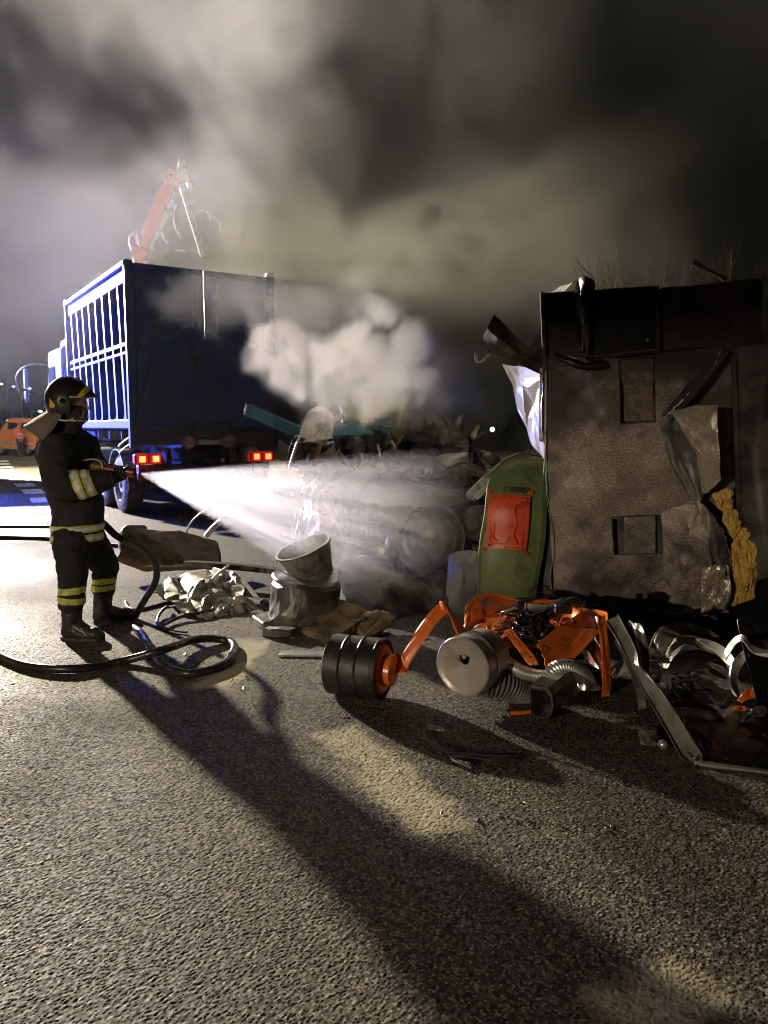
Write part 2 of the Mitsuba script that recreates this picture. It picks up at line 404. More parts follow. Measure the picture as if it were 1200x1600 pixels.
for k, t in enumerate(TILES):
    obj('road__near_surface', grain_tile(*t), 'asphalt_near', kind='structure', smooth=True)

# broken edge line at the far left
dashes = [(2, 720.6), (4.4, 725), (7.3, 729.8), (12.5, 735), (20, 741.5), (29.5, 749), (39, 757.7), (51, 768), (65, 781.5), (77, 796)]
for i, (px, py) in enumerate(dashes):
    c = gr(px, py)
    c2 = gr(*dashes[min(i + 1, 9)]) if i < 9 else c + (c - gr(*dashes[8]))
    d = unit(c2 - c)
    s = V(d[1], -d[0], 0)
    L, Wd = 0.28 * np.linalg.norm(c2 - c), 0.19 + 0.01 * (10 - i)
    q = [c + d * a * L + s * b * Wd + V(0, 0, 0.004) for a, b in ((-1, -1), (1, -1), (1, 1), (-1, 1))]
    q = np.array(q)
    obj('road_marking', (q, np.array([[0, 1, 2], [0, 2, 3]]) if np.cross(q[1] - q[0], q[2] - q[0])[2] > 0 else np.array([[0, 2, 1], [0, 3, 2]])), 'road_white', kind='structure', smooth=False)

# drain grating across the road at the left
bars = []
gx0, gx1, gy = -9.5, -4.55, 11.75
for k in range(62):
    x = gx0 + (gx1 - gx0) * (k + 0.5) / 62
    bars.append(block((0.045, 0.46, 0.02), (x, gy, 0.016), bevel=0.004))
obj('drain_grating__bars', cat_(*bars), 'galvanised', kind='stuff')
obj('drain_grating__frame', cat_(block((gx1 - gx0 + .1, 0.05, 0.025), ((gx0 + gx1) / 2, gy - .26, .014)), block((gx1 - gx0 + .1, 0.05, 0.025), ((gx0 + gx1) / 2, gy + .26, .014)), block((.05, .46, .025), (gx1 + .03, gy, .014)), block((.05, .46, .025), (gx0 - .03, gy, .014))), 'chassis')
say('drain_grating', 'slotted metal drain grating set in the road left of the firefighter', 'drain grating')
# ------------------------------------------------------------------ scrap lorry
TA = math.radians(32.5)
TM = mat(V(-4.10, 12.6, 0), V(math.cos(TA), math.sin(TA), 0), V(-math.sin(TA), math.cos(TA), 0), V(0, 0, 1))   # local x: across from left to right, y: towards the cab
def tr(m):
    return tm(m).copy().apply_transform(TM)
def tp(key, m, b, smooth=30, **k):
    return obj('scrap_lorry__' + key, tr(m), b, smooth=smooth, **k)
BL, BW, Z0, Z1 = 5.05, 2.5, 1.50, 4.16
say('scrap_lorry', 'blue high-sided scrap lorry with its tail lights lit, behind the firefighter', 'lorry')
# body walls
side = tp('side_wall', cat_(block((0.03, BL - .1, Z1 - Z0 - .1), (0.10, BL / 2, (Z0 + Z1) / 2))), 'truck_blue', label='recessed left side sheet')
tp('side_wall', block((0.06, BL - .1, Z1 - Z0), (BW - .06, BL / 2, (Z0 + Z1) / 2)), 'truck_blue')
tp('front_wall', block((BW - .12, 0.06, Z1 - Z0), (BW / 2, BL - .03, (Z0 + Z1) / 2)), 'truck_blue')
tp('body_floor', block((BW - .12, BL - .12, 0.12), (BW / 2, BL / 2, Z0 + .06)), 'truck_blue')
tp('top_rail', cat_(block((0.16, BL + .04, 0.10), (0.02, BL / 2, Z1 - .05), bevel=.02), block((0.07, BL, 0.22), (0.035, BL / 2, Z1 - .21))), 'truck_blue', label='thick blue top rail of the side')
tp('top_rail', block((0.16, BL + .04, 0.12), (BW - .02, BL / 2, Z1 - .06), bevel=.02), 'truck_blue')
tp('bottom_rail', block((0.14, BL, 0.16), (0.03, BL / 2, Z0 + .05), bevel=.02), 'truck_blue')
tp('middle_rail', cat_(block((0.09, BL - .1, 0.07), (0.04, BL / 2, 2.86)), block((0.09, BL - .1, 0.05), (0.04, BL / 2, 2.72))), 'truck_blue')
for k, y in enumerate((0.04, BL - .04)):
    tp('corner_post', block((0.13, 0.13, Z1 - Z0 + (.35 if k == 0 else .1)), (0.02, y, (Z0 + Z1) / 2 - (.17 if k == 0 else 0)), bevel=.015), 'truck_blue')
tp('corner_post', block((0.13, 0.13, Z1 - Z0 + .1), (BW - .02, 0.04, (Z0 + Z1) / 2), bevel=.015), 'truck_blue')
for k in range(8):
    y0 = 0.42 + k * (BL - .55) / 8
    lean = 0.26
    prof = [(-.055, -.05), (.055, -.05), (.055, .05), (.035, .05), (.035, -.03), (-.035, -.03), (-.035, .05), (-.055, .05)]
    p, q = V(.05, y0, Z0 + .12), V(.05, y0 + lean, Z1 - .32)
    tp('stake', sweep(np.array(prof)[:, ::-1], np.array([p, (p + q) / 2, q]), side=V(1, 0, 0)), 'truck_blue')
    g = trimesh.creation.extrude_polygon(Polygon([(0, 0), (.22, 0), (0, .2)]), .03, engine='earcut')
    g.apply_transform(mat(V(.03, y0 + .06, Z0 + .131), V(0, 1, 0), V(0, 0, 1), V(1, 0, 0)))
    tp('gusset', g, 'truck_blue')
# rear doors
for s in (0, 1):
    x0, x1 = (.09, BW / 2 - .008) if s == 0 else (BW / 2 + .008, BW - .09)
    d = tp('rear_door', block((x1 - x0, 0.05, Z1 - Z0 - .12), ((x0 + x1) / 2, 0.0, (Z0 + Z1) / 2 + .02), bevel=.01), 'truck_blue')
    fr = [block((x1 - x0 - .04, .03, .09), ((x0 + x1) / 2, -.035, z)) for z in (Z0 + .16, 2.35, 3.3, Z1 - .1)] + [block((.08, .03, Z1 - Z0 - .4), (x, -.033, (Z0 + Z1) / 2)) for x in (x0 + .06, x1 - .06)]
    obj(d + '__door_frame', tr(cat_(*fr)), 'truck_blue')
    xb = x1 - .2 if s == 0 else x0 + .2
    obj(d + '__lock_bar', tr(cat_(lathe([(0, 0), (.022, 0), (.022, 2.4), (0, 2.4)], V(xb, -.075, Z0 + .12), V(xb, -.075, Z0 + 3), 10), block((.1, .06, .05), (xb, -.06, Z0 + .5)), block((.1, .06, .05), (xb, -.06, Z1 - .5)))), 'chassis')
    for z in (Z0 + .4, 2.8, Z1 - .4):
        obj(d + '__hinge', tr(block((.16, .04, .07), (x0 + .02 if s == 0 else x1 - .02, -.06, z))), 'chassis')
# chassis
fr = [block((.10, 8.2, .28), (x, 4.0, 1.10)) for x in (.82, 1.68)] + [block((.8, .12, .2), (1.25, y, 1.1)) for y in (.3, 1.6, 3.2, 5.2, 7.0)] + [block((2.3, .1, .16), (1.25, y, 1.36)) for y in np.linspace(.25, 4.8, 6)]
tp('chassis', cat_(*fr), 'chassis')
tp('tail_board', cat_(block((2.4, .10, .20), (1.25, .02, 1.31), bevel=.01), block((1.15, .16, .18), (.95, -.06, 1.40), bevel=.01)), 'chassis')
tp('rear_bumper', cat_(block((2.36, .12, .16), (1.25, .1, .80), bevel=.02), block((.08, .3, .4), (.6, .2, .95)), block((.08, .3, .4), (1.9, .2, .95))), 'chassis')
# tail lamps: dark red housings with two lit lenses each
for s, x in ((0, .20), (1, 2.2)):
    h = tp('tail_lamp', block((.46, .12, .17), (x, -.09, .985), bevel=.03), 'sign_red', label='red tail lamp cluster with two lit lenses', emitter=em('', (1.0, .02, .02), .35))
    for j, dx in enumerate((-.10, .12)):
        obj(h + '__lens', tr(block((.10, .03, .10), (x + dx, -.155, .985), bevel=.012)), 'sign_red', emitter=em('', (1.0, 0.26, 0.06), 3.0 if s == 0 else 2.2))
    for dx in (-.21, 0, .21):
        obj(h + '__divider', tr(block((.03, .035, .14), (x + dx, -.155, .985), bevel=.008)), 'sign_red')
    tp('lamp_bracket', cat_(block((.3, .05, .14), (x, .0, .70), bevel=.01), block((.04, .05, .2), (x - .12, -.04, .82))), 'dark_red')
# speed plates 70 and 80 on a bar
tp('plate_bar', block((.52, .02, .09), (1.23, -.165, 1.245), bevel=.004), 'galvanised')
tp('number_plate', block((.34, .012, .07), (1.23, -.183, 1.245), bevel=.003), 'sign_white')
for x, t in ((.88, '70'), (1.58, '80')):
    d = tp('speed_plate', lathe([(0, 0), (.112, 0), (.112, .012), (0, .012)], V(x, -.165, 1.25), V(x, -1, 1.25), 36), 'sign_white', label='round white ' + t + ' speed plate with red ring')
    obj(d + '__ring', tr(lathe([(.083, .0), (.108, .0), (.108, .004), (.083, .004), (.083, 0)], V(x, -.178, 1.25), V(x, -1, 1.25), 36)), 'sign_red')
    tx = meshkit.text_mesh(t, .085, .004, bold=True)
    tx.apply_translation([-tx.bounds[:, 0].mean(), -tx.bounds[:, 1].mean(), 0])
    tx.apply_transform(mat(V(x, -.1785, 1.25), V(1, 0, 0), V(0, 0, 1), V(0, -1, 0)))
    obj(d + '__number', tr(tx), 'ink', smooth=False)
# wheels with arched mudguards
for y in (1.05, 2.4, 7.0):
    for x, sgn in ((.16, -1), (2.34, 1)):
        o = V(x + sgn * .16, y, .52)
        tyre = [(.30, .0), (.42, .0), (.5, .03), (.52, .08), (.52, .25), (.5, .30), (.42, .33), (.30, .33)]
        w = tp('wheel', lathe(tyre, o, o - V(sgn, 0, 0), 36), 'rubber')
        obj(w + '__rim', tr(lathe([(0, .09), (.1, .07), (.11, .04), (.16, .04), (.2, .12), (.27, .1), (.30, .02), (.31, .0), (.31, .02)], o, o - V(sgn, 0, 0), 30)), 'rim_metal')
    for x in ((.16, 2.34) if y < 5 else ()):
        a = np.radians(np.linspace(5, 175, 16))
        path = np.stack([a * 0 + x, y + .62 * np.cos(a), .50 + .62 * np.sin(a)], 1)
        tp('mudguard', sweep([(-.2, -.008), (.2, -.008), (.2, .008), (-.2, .008)], path, side=V(1, 0, 0)), 'galvanised')
tp('mud_flap', block((.45, .02, .4), (.2, .32, .62)), 'rubber')
tp('side_skirt', block((.04, 2.1, 1.0), (.12, 4.3, .92), bevel=.01), 'chassis')  # skirt, box and tank added to block light under the lorry
tp('tool_box', block((.5, .6, .55), (.36, 3.35, .95), bevel=.03), 'chassis')
tp('tank', block((.7, 1.0, .6), (1.25, .75, .82), bevel=.08), 'chassis')
tp('side_guard', cat_(block((.05, 2.2, .12), (.1, 4.4, .75)), block((.05, 2.2, .12), (.1, 4.4, 1.0)), block((.4, .7, .5), (.35, 3.6, .9), bevel=.04)), 'chassis')
tp('air_hose', cat_(tube([V(.1, .3, 1.35), V(.05, .6, 1.30), V(-.02, .9, 1.17)], .014, 6), tube([V(.1, .2, 1.30), V(.05, .5, 1.2), V(-.02, .8, 1.08)], .014, 6)), 'galvanised')
# cab
cab = mf.Manifold.batch_hull([mf.Manifold.sphere(.12, 16).translate(p) for p in [(x, y, z) for x in (.14, 2.36) for (y, z) in ((6.15, .85), (8.05, .85), (6.15, 3.22), (7.7, 3.22), (8.0, 2.2))]])
tp('cab', cab.refine_to_length(.3), 'truck_blue', label='blue cab seen at the far end of the lorry')
for x in (.005, 2.495):
    tp('cab_window', block((.02, .85, .75), (x, 7.25, 2.55), bevel=.005), 'window_glass')
tp('cab_window', block((1.5, .02, .5), (1.25, 6.022, 2.7), bevel=.005), 'window_glass')
tp('roof_deflector', block((2.0, .9, .25), (1.25, 6.9, 3.45), bevel=.1), 'truck_blue')
mir = tp('mirror', cat_(block((.08, .22, .48), (-.50, 7.75, 2.65), bevel=.03), block((.08, .22, .26), (-.50, 7.75, 2.22), bevel=.03)), 'truck_blue')
obj(mir + '__mirror_arm', tr(tube([V(.1, 7.9, 3.0), V(-.3, 7.85, 3.02), V(-.5, 7.8, 2.95), V(-.52, 7.78, 2.1)], .02, 6)), 'chassis')
for z, x in ((1.25, .0), (1.7, -.005), (2.1, .0)):
    tp('side_lamp', block((.03, .1, .05), (x, 6.2, z), bevel=.01), 'sign_white', emitter=em('', (.1, .25, 1), 3.0))

# ------------------------------------------------------------------ loader crane, folded up behind the cab
CY = 17.6
def cp(key, m, b, **k):
    return obj('loader_crane__' + key, m, b, **k)
say('loader_crane', 'red loader crane boom rising above the lorry body into the smoke', 'crane')
foot, knee, tip = V(-5.70, 17.75, 1.3), at(218, 398, CY), at(274, 268, CY)
cp('column', beam(foot, V(foot[0], foot[1], knee[2] - .9), .34, .34, up=(0, 1, 0), bevel=.04), 'crane_red')
cp('column_head', cat_(beam(V(foot[0], foot[1], knee[2] - .95), knee + V(0, 0, .05), .17, .24, up=(0, 1, 0), bevel=.03), lathe([(0, 0), (.15, 0), (.15, .3), (0, .3)], knee + V(0, .15, 0), knee - V(0, 5, 0), 20)), 'crane_red')
p0 = at(223, 388, CY)
d = unit(tip - p0)
x, y, z = frame(d, (0, 1, 0))
L = float(np.linalg.norm(tip - p0))
prof = np.array([(-.12, -.13), (.12, -.13), (.12, .13), (-.12, .13)])
bm = sweep(prof, np.array([p0 + d * t * L for t in (0, .12, .3, .9, 1)]), side=V(0, 1, 0), scale=[.45, .7, 1.05, .95, .75])
cp('boom', bm, 'crane_red')
nb = np.cross(d, V(0, 1, 0))
nb = nb if nb[0] > 0 else -nb
cp('cylinder', cat_(lathe([(0, 0), (.065, 0), (.065, 1.1), (.035, 1.1), (.035, L * .82), (0, L * .82)], p0 + nb * .17 + d * .1, p0 + nb * .2 + d * 5, 12), block((.1, .1, .2), p0 + d * L * .55 + nb * .19), block((.1, .12, .3), p0 + d * L * .8 + nb * .17)), 'galvanised')
cp('pin', cat_(*[lathe([(0, 0), (.035, 0), (.035, .36), (0, .36)], p0 + d * L * t + V(0, -.18, 0), p0 + d * L * t + V(0, 5, 0), 12) for t in (.83, .92)]), 'chassis')
hk = at(283, 262, CY)
cp('hook_block', cat_(ellipsoid(at(286, 260, CY), (.11, .1, .2)), block((.16, .16, .26), at(284, 272, CY), bevel=.04), tube([at(288, 275, CY), at(294, 282, CY), at(297, 290, CY), at(294, 298, CY)], [.06, .08, .07, .03], 8), tube([tip, at(281, 258, CY), at(287, 248, CY)], .04, 8)), 'galvanised')
for k, pts in enumerate([[(215, 403), (204, 385), (205, 367), (210, 364), (215, 378), (222, 383)], [(222, 380), (216, 372), (211, 366), (213, 362)], [(224, 372), (221, 364), (222, 360), (228, 370), (232, 376)],
                         [(252, 352), (254, 368), (262, 378)], [(271, 338), (273, 352), (279, 364)], [(284, 392), (295, 394), (306, 396)], [(335, 339), (342, 347), (345, 360)], [(312, 333), (321, 328), (327, 343)]]):
    if k < 3:
        cp('hose', tube([at(a, b, CY - .1 + .05 * i) for i, (a, b) in enumerate(pts)], .022, 6), 'galvanised')
# second arm folded down to the right, its hoses hanging in the smoke
q0, q1 = at(279, 275, CY + .3), at(318, 402, CY + .5)
cp('outer_boom', beam(q0, q1, .12, .14, up=(0, 1, 0), bevel=.02), 'chassis')
for pts in ([(268, 335), (254, 352), (254, 368), (263, 380)], [(276, 320), (271, 338), (273, 352), (283, 372)], [(300, 340), (314, 330), (322, 330), (328, 345)], [(322, 335), (336, 338), (343, 348), (345, 362)], [(276, 390), (290, 393), (306, 396)]):
    cp('hose', tube([at(a, b, CY + .3) for a, b in pts], .02, 6), 'galvanised')
# ------------------------------------------------------------------ the firefighter
def fp(cx, cy, y):
    return at(cx / 3.077, 560 + cy / 3.077, y)
def fz(cy):
    return float(fp(300, cy, 5.6)[2])
def pp(key, m, b, smooth=60, **k):
    return obj('firefighter__' + key, m, b, smooth=smooth, **k)
say('firefighter', 'firefighter in black turnout gear and helmet, aiming a spraying hose nozzle to the right', 'person')
J = dict(neck=fp(325, 330, 5.62), head=fp(338, 215, 5.62),
         sn=fp(278, 450, 5.44), en=fp(306, 622, 5.36), wn=fp(505, 588, 5.43), sf=fp(392, 440, 5.80), ef=fp(478, 570, 5.80), wf=fp(566, 556, 5.60),
         hn=fp(345, 880, 5.53), kn=fp(350, 1030, 5.44), an=fp(345, 1215, 5.39), hf=fp(425, 870, 5.72), kf=fp(508, 1000, 5.80), af=fp(500, 1150, 5.85))
hd = J['head']
body = chain([[(hd, .098), (hd + V(.02, 0, -.06), .075)], [(hd + V(.0, 0, .02), .1), (hd + V(.03, 0, .0), .085)], [(hd + V(.05, 0, -.10), .045), (hd + V(.03, 0, -.04), .07)],
              [(hd + V(.105, 0, -.005), .012), (hd + V(.125, 0, -.035), .014), (hd + V(.095, 0, -.04), .02)], [(hd + V(.085, -.03, .022), .014), (hd + V(.085, .03, .022), .014)],
              [(hd + V(.0, -.095, -.02), .02), (hd + V(-.015, -.098, .02), .018)], [(hd + V(.0, .095, -.02), .02), (hd + V(-.015, .098, .02), .018)],
              [(hd + V(-.01, 0, -.06), .06), (J['neck'] + V(0, 0, -.05), .065)], [(J['neck'] + V(0, 0, -.1), .09), (J['sn'], .07), (J['sf'], .07)],
              [(J['sn'], .07), (J['sf'], .07), (fp(355, 600, 5.62), .11)], [(fp(355, 600, 5.62), .12), (fp(360, 800, 5.62), .13)], [(fp(360, 800, 5.62), .13), (J['hn'], .1), (J['hf'], .1)],
              [(J['sn'], .06), (J['en'], .045)], [(J['en'], .045), (J['wn'], .03)], [(J['sf'], .06), (J['ef'], .045)], [(J['ef'], .045), (J['wf'], .03)],
              [(J['hn'], .085), (J['kn'], .06)], [(J['kn'], .06), (J['an'], .045)], [(J['hf'], .085), (J['kf'], .06)], [(J['kf'], .06), (J['af'], .045)]], 16)
pp('body', skin(body, .018, 6), 'skin')
for s in (-1, 1):
    pp('eye', ellipsoid(hd + V(.083, s * .032, .006), (.013, .014, .012), 2), 'sign_white')
armn = [[(J['sn'], .125), (fp(280, 540, 5.37), .112)], [(fp(280, 540, 5.37), .112), (J['en'], .098)], [(J['en'], .1), (fp(405, 603, 5.37), .088)], [(fp(405, 603, 5.37), .088), (J['wn'], .062)]]
armf = [[(J['sf'], .115), (J['ef'], .09)], [(J['ef'], .09), (J['wf'] + V(-.03, .02, 0), .062)]]
torso = [[(fp(275, 448, 5.54), .142), (fp(395, 435, 5.76), .125), (J['neck'] + V(.0, 0, -.06), .075)], [(fp(275, 448, 5.54), .142), (fp(395, 435, 5.76), .125), (fp(335, 560, 5.62), .188)],
         [(fp(335, 560, 5.62), .188), (fp(372, 700, 5.62), .18)], [(fp(378, 700, 5.62), .175), (fp(370, 800, 5.62), .17), (fp(368, 900, 5.62), .172)]]
jk = skin(chain(torso + armn + armf, 18), .014, 10, wr=.011, size=.10, seed=5)
zh = fz(884)
jk = jk.slice_plane([0, 0, zh], [0, 0, 1], cap=True)
pp('jacket', jk, 'cloth_black')
pp('collar', lathe([(.088, 0), (.097, .0), (.09, .07), (.078, .07)], J['neck'] + V(.005, 0, -.055), J['neck'] + V(.03, 0, .3), 28), 'cloth_black')
leg = [[(J['hn'], .13), (J['hf'], .125), (fp(365, 810, 5.62), .15)], [(J['hn'], .13), (J['kn'], .098)], [(J['kn'], .098), (fp(345, 1110, 5.41), .082)], [(fp(345, 1110, 5.41), .082), (fp(343, 1175, 5.40), .085)],
       [(J['hf'], .125), (J['kf'], .094)], [(J['kf'], .094), (fp(498, 1075, 5.83), .078)], [(fp(498, 1075, 5.83), .078), (fp(498, 1108, 5.84), .079)]]
trs = skin(chain(leg, 18), .015, 8, wr=.012, size=.085, seed=9)
pp('trousers', trs, 'cloth_black')

def band(m, o, n, w, off, keep=None):
    """the part of a garment between two parallel planes, lifted off it: a sewn-on tape"""
    n = unit(n)
    d = (m.vertices - np.asarray(o)) @ n
    b = m.copy()
    b.update_faces((np.abs(d)[m.faces].min(1) < w / 2 + .02))
    b.remove_unreferenced_vertices()
    b = trimesh.Trimesh(*trimesh.remesh.subdivide(b.vertices, b.faces)).slice_plane(np.asarray(o) - n * w / 2, n, cap=False).slice_plane(np.asarray(o) + n * w / 2, -n, cap=False)
    if keep is not None:
        b.update_faces(keep(b.triangles_center))
        b.remove_unreferenced_vertices()
    b.vertices = b.vertices + b.vertex_normals * off
    return b
for cy in (812, 857):
    w = fz(0) - fz(37)
    k = pp('jacket_band', band(jk, [-2.2, 5.6, fz(cy)], [-.03, 0, 1], w, .004), 'lime_tape', label='lime reflective band with silver centre near the jacket hem')
    obj(k + '__silver_stripe', band(jk, [-2.2, 5.6, fz(cy)], [-.03, 0, 1], w * .45, .007), 'silver_tape')
sl = skin(chain(armn, 18), .012, 8, wr=.008, size=.10, seed=5)
ax = unit(J['wn'] - J['en'] + V(0, 0, .02))
for cx in (379, 429):
    c = fp(cx, 603, 5.37)
    keep = lambda q: (np.linalg.norm(q - J['en'], axis=1) < .6) & ((q - J['en']) @ ax > .03) & (q[:, 2] < J['en'][2] + .125)
    k = pp('sleeve_band', band(sl, c, ax + V(0, 0, .10), .060, .007, keep), 'lime_tape', label='lime and silver reflective band round the near sleeve')
    obj(k + '__silver_stripe', band(sl, c, ax + V(0, 0, .10), .028, .010, keep), 'silver_tape')
for (cx, cy, near) in ((345, 1113, 1), (343, 1158, 1), (498, 1063, 0), (498, 1098, 0)):
    o = fp(cx, cy, 5.4 if near else 5.84)
    keep = (lambda q: q[:, 1] < 5.63) if near else (lambda q: q[:, 1] > 5.63)
    pp('trouser_band', band(trs, o, [-.06 if cy != 1158 else .1, 0, 1], .046, .004, keep), 'lime_tape')
def boot(sh0, sh1, heel, toe, seed):
    d = unit((toe - heel) * [1, 1, 0])
    b = chain([[(sh0, .074), (sh1, .066)], [(sh1, .066), (heel + V(0, 0, .055), .05), (heel + d * .08 + V(0, 0, .05), .052)], [(sh1, .06), (heel + d * .15 + V(0, 0, .055), .045)],
               [(heel + V(0, 0, .045), .043), (heel + d * .14 + V(0, 0, .045), .046), (toe - d * .06 + V(0, 0, .045), .05)], [(toe - d * .06 + V(0, 0, .045), .05), (toe - d * .03 + V(0, 0, .035), .04)]], 16)
    k = pp('boot', skin(b, .012, 5, wr=.004, size=.04, seed=seed).slice_plane([0, 0, .018], [0, 0, 1], cap=True), 'boot_leather')
    s = V(-d[1], d[0], 0)
    out = [heel - d * .045 + s * .03, heel - d * .045 - s * .03, heel + d * .08 - s * .042, heel + d * .17 - s * .05, toe - d * .03 - s * .045, toe + d * .01 - s * .012, toe + d * .01 + s * .012, toe - d * .03 + s * .045, heel + d * .17 + s * .05, heel + d * .08 + s * .042]
    obj(k + '__sole', trimesh.creation.extrude_polygon(Polygon([(q[0], q[1]) for q in out]), .022, engine='earcut'), 'rubber')
h1, t1 = fp(330, 1345, 5.40) * [1, 1, 0], fp(478, 1345, 5.36) * [1, 1, 0]
boot(fp(345, 1165, 5.40), fp(345, 1275, 5.40), h1, h1 + unit(t1 - h1) * .27, 3)
h2, t2 = V(*(fp(478, 1280, 5.86)[:2]), 0), V(*(fp(620, 1270, 5.97)[:2]), 0)
boot(fp(498, 1095, 5.85), fp(492, 1215, 5.86), h2, h2 + unit(t2 - h2) * .27, 4)
# helmet
hc = fp(330, 205, 5.62)
shell = mf.Manifold.sphere(1, 48).scale([.168, .135, .178]).translate(hc.tolist())
inner = mf.Manifold.sphere(1, 40).scale([.150, .118, .160]).translate(hc.tolist())
face = mf.Manifold.cube([.3, .5, .4], True).rotate([0, 12, 0]).translate((fp(352, 198, 5.62) + V(.15, 0, -.20)).tolist())
low = mf.Manifold.cube([.6, .6, .3], True).translate([hc[0], hc[1], fz(272) - .15])
rim = mf.Manifold.batch_hull([mf.Manifold.sphere(.010, 12).translate(p.tolist()) for p in (fp(352, 190, 5.50), fp(352, 190, 5.74), fp(400, 172, 5.52), fp(400, 172, 5.72), fp(455, 178, 5.575), fp(455, 178, 5.665), fp(405, 128, 5.58), fp(405, 128, 5.66), fp(460, 183, 5.62))])
ridge = mf.Manifold.batch_hull([mf.Manifold.sphere(.012, 10).translate(p.tolist()) for p in (fp(300, 96, 5.62), fp(370, 100, 5.62), fp(300, 110, 5.62), fp(400, 118, 5.62))])
hm = (shell + rim + ridge - inner - face - low)
hmesh = skin(hm, .012, 3)
pp('helmet', hmesh, 'helmet_black', label='black helmet with yellow markings and raised brim')
import shapely
fine = hmesh.copy()
for _ in range(2):
    fine = trimesh.Trimesh(*trimesh.remesh.subdivide(fine.vertices, fine.faces))
def decal(poly):
    """a yellow marking on the near side of the shell"""
    P = Polygon([(fp(a, b, 5.5)[0], fp(a, b, 5.5)[2]) for a, b in poly])
    q, s = fine.triangles_center, fine.copy()
    keep = shapely.contains_xy(P, q[:, 0], q[:, 2]) & (q[:, 1] < 5.60) & (fine.face_normals[:, 1] < -.05)
    s.update_faces(keep)
    s.remove_unreferenced_vertices()
    s.vertices = s.vertices + s.vertex_normals * .003
    return s
pp('helmet__marking', decal([(345, 196), (372, 180), (388, 152), (392, 130), (414, 148), (414, 162), (396, 180), (366, 196)]), 'helmet_yellow')
pp('helmet__marking', decal([(236, 190), (250, 203), (268, 222), (262, 238), (234, 236), (238, 215)]), 'helmet_yellow')
pp('helmet__badge', lathe([(0, 0), (.022, 0), (.018, .012), (0, .014)], fp(300, 205, 5.487), fp(300, 205, 5.0), 18), 'black_gloss')
vis = []
for cy, dx in ((192, .0), (230, .012), (268, .010), (300, -.01)):
    c = fp(338, cy, 5.62)
    vis.append([c + V(.128 * math.cos(a) + dx, .135 * math.sin(a), 0) for a in np.radians(np.linspace(-70, 70, 9))])
s_, u_, v_ = patch(vis, 10, 24)
U_, W_ = np.meshgrid(u_, v_, indexing='ij')
vp = np.stack([f.ev(U_, W_) for f in s_], -1)
i_, j_ = np.meshgrid(np.arange(9), np.arange(23), indexing='ij')
q_ = np.stack([i_ * 24 + j_, (i_ + 1) * 24 + j_, (i_ + 1) * 24 + j_ + 1, i_ * 24 + j_ + 1], -1).reshape(-1, 4)
pp('visor', (vp.reshape(-1, 3), q_), 'visor_pane', smooth=True)
pp('visor_frame', tube(np.array(vis[0]) + V(0, 0, .006), .007, 8), 'silver_tape')
pp('visor_frame', tube(np.array(vis[-1]), .005, 8), 'silver_tape')
hood = chain([[(hd + V(.045, 0, -.055), .075), (hd + V(.0, 0, -.05), .1)], [(hd + V(.06, 0, -.10), .055), (hd + V(.0, 0, -.1), .09)], [(hd + V(0, 0, -.06), .095), (J['neck'] + V(0, 0, -.06), .088)], [(hd + V(-.02, 0, -.03), .108), (J['neck'] + V(-.02, 0, .0), .09)], [(hd + V(-.03, 0, .0), .106), (hd + V(-.02, 0, -.05), .106)]], 16)
pp('hood', skin(hood, .013, 8, wr=.005, size=.05, seed=2), 'cloth_black')
pp('chin_strap', tube([fp(268, 290, 5.50), fp(295, 297, 5.47), fp(325, 299, 5.485), fp(352, 290, 5.51)], .006, 8), 'silver_tape')
fl = [[fp(300, 272, 5.49), fp(262, 258, 5.53), fp(240, 248, 5.62), fp(262, 254, 5.71), fp(300, 268, 5.75)],
      [fp(262, 330, 5.44), fp(200, 300, 5.48), fp(175, 284, 5.62), fp(205, 290, 5.74), fp(262, 320, 5.80)],
      [fp(225, 382, 5.40), fp(168, 372, 5.42), fp(112, 325, 5.60), fp(170, 350, 5.78), fp(225, 372, 5.84)]]
pp('neck_flap', sheet(fl, (16, 26), amp=.004, seed=4, thick=.004, wave=.01), 'flap_cloth', label='brown neck flap blowing back from the helmet')
# nozzle: a thing of its own, held in both gloves
nz0, nz1 = fp(455, 522, 5.50), fp(648, 548, 5.50)
na = unit(nz1 - nz0)
NL = float(np.linalg.norm(nz1 - nz0))
say('hose_nozzle', 'dark red spray nozzle with brass coupling in the firefighter hands', 'nozzle')
obj('hose_nozzle__barrel', lathe([(0, 0), (.022, 0), (.022, .05), (.027, .055), (.027, .16), (.024, .17), (.024, NL * .72), (.030, NL * .75), (.035, NL * .98), (.037, NL), (.026, NL), (.02, NL * .9), (0, NL * .9)], nz0, nz1, 28), 'dark_red')
obj('hose_nozzle__coupling', lathe([(0, -.02), (.03, -.02), (.034, -.01), (.034, .012), (.029, .016), (.029, .026), (.034, .03), (.034, .05), (.028, .055), (0, .055)], nz0, nz1, 10), 'brass')
obj('hose_nozzle__lever', cat_(tube([nz0 + na * .07 + V(0, -.03, .0), nz0 + na * .05 + V(0, -.035, .05), nz0 + V(-.08, -.035, .045), nz0 + V(-.13, -.035, .035)], .007, 8), tube([nz0 + na * .07 + V(0, .03, .0), nz0 + na * .05 + V(0, .035, .05), nz0 + V(-.02, .03, .05)], .006, 8)), 'galvanised')
obj('hose_nozzle__grip', chain([[((nz0 + na * .11 + V(0, 0, -.02)), .016), ((nz0 + na * .10 + V(-.01, 0, -.12)), .015)]]), 'black_plastic')
for k in range(10):
    a = 2 * math.pi * k / 10
    x_, y_, z_ = frame(na)
    obj('hose_nozzle__tooth', block((.008, .006, .012), m=mat(nz1 - na * .004 + .032 * (x_ * math.cos(a) + y_ * math.sin(a)), x_ * math.cos(a) + y_ * math.sin(a), np.cross(na, x_ * math.cos(a) + y_ * math.sin(a)), na), bevel=.001), 'black_plastic')

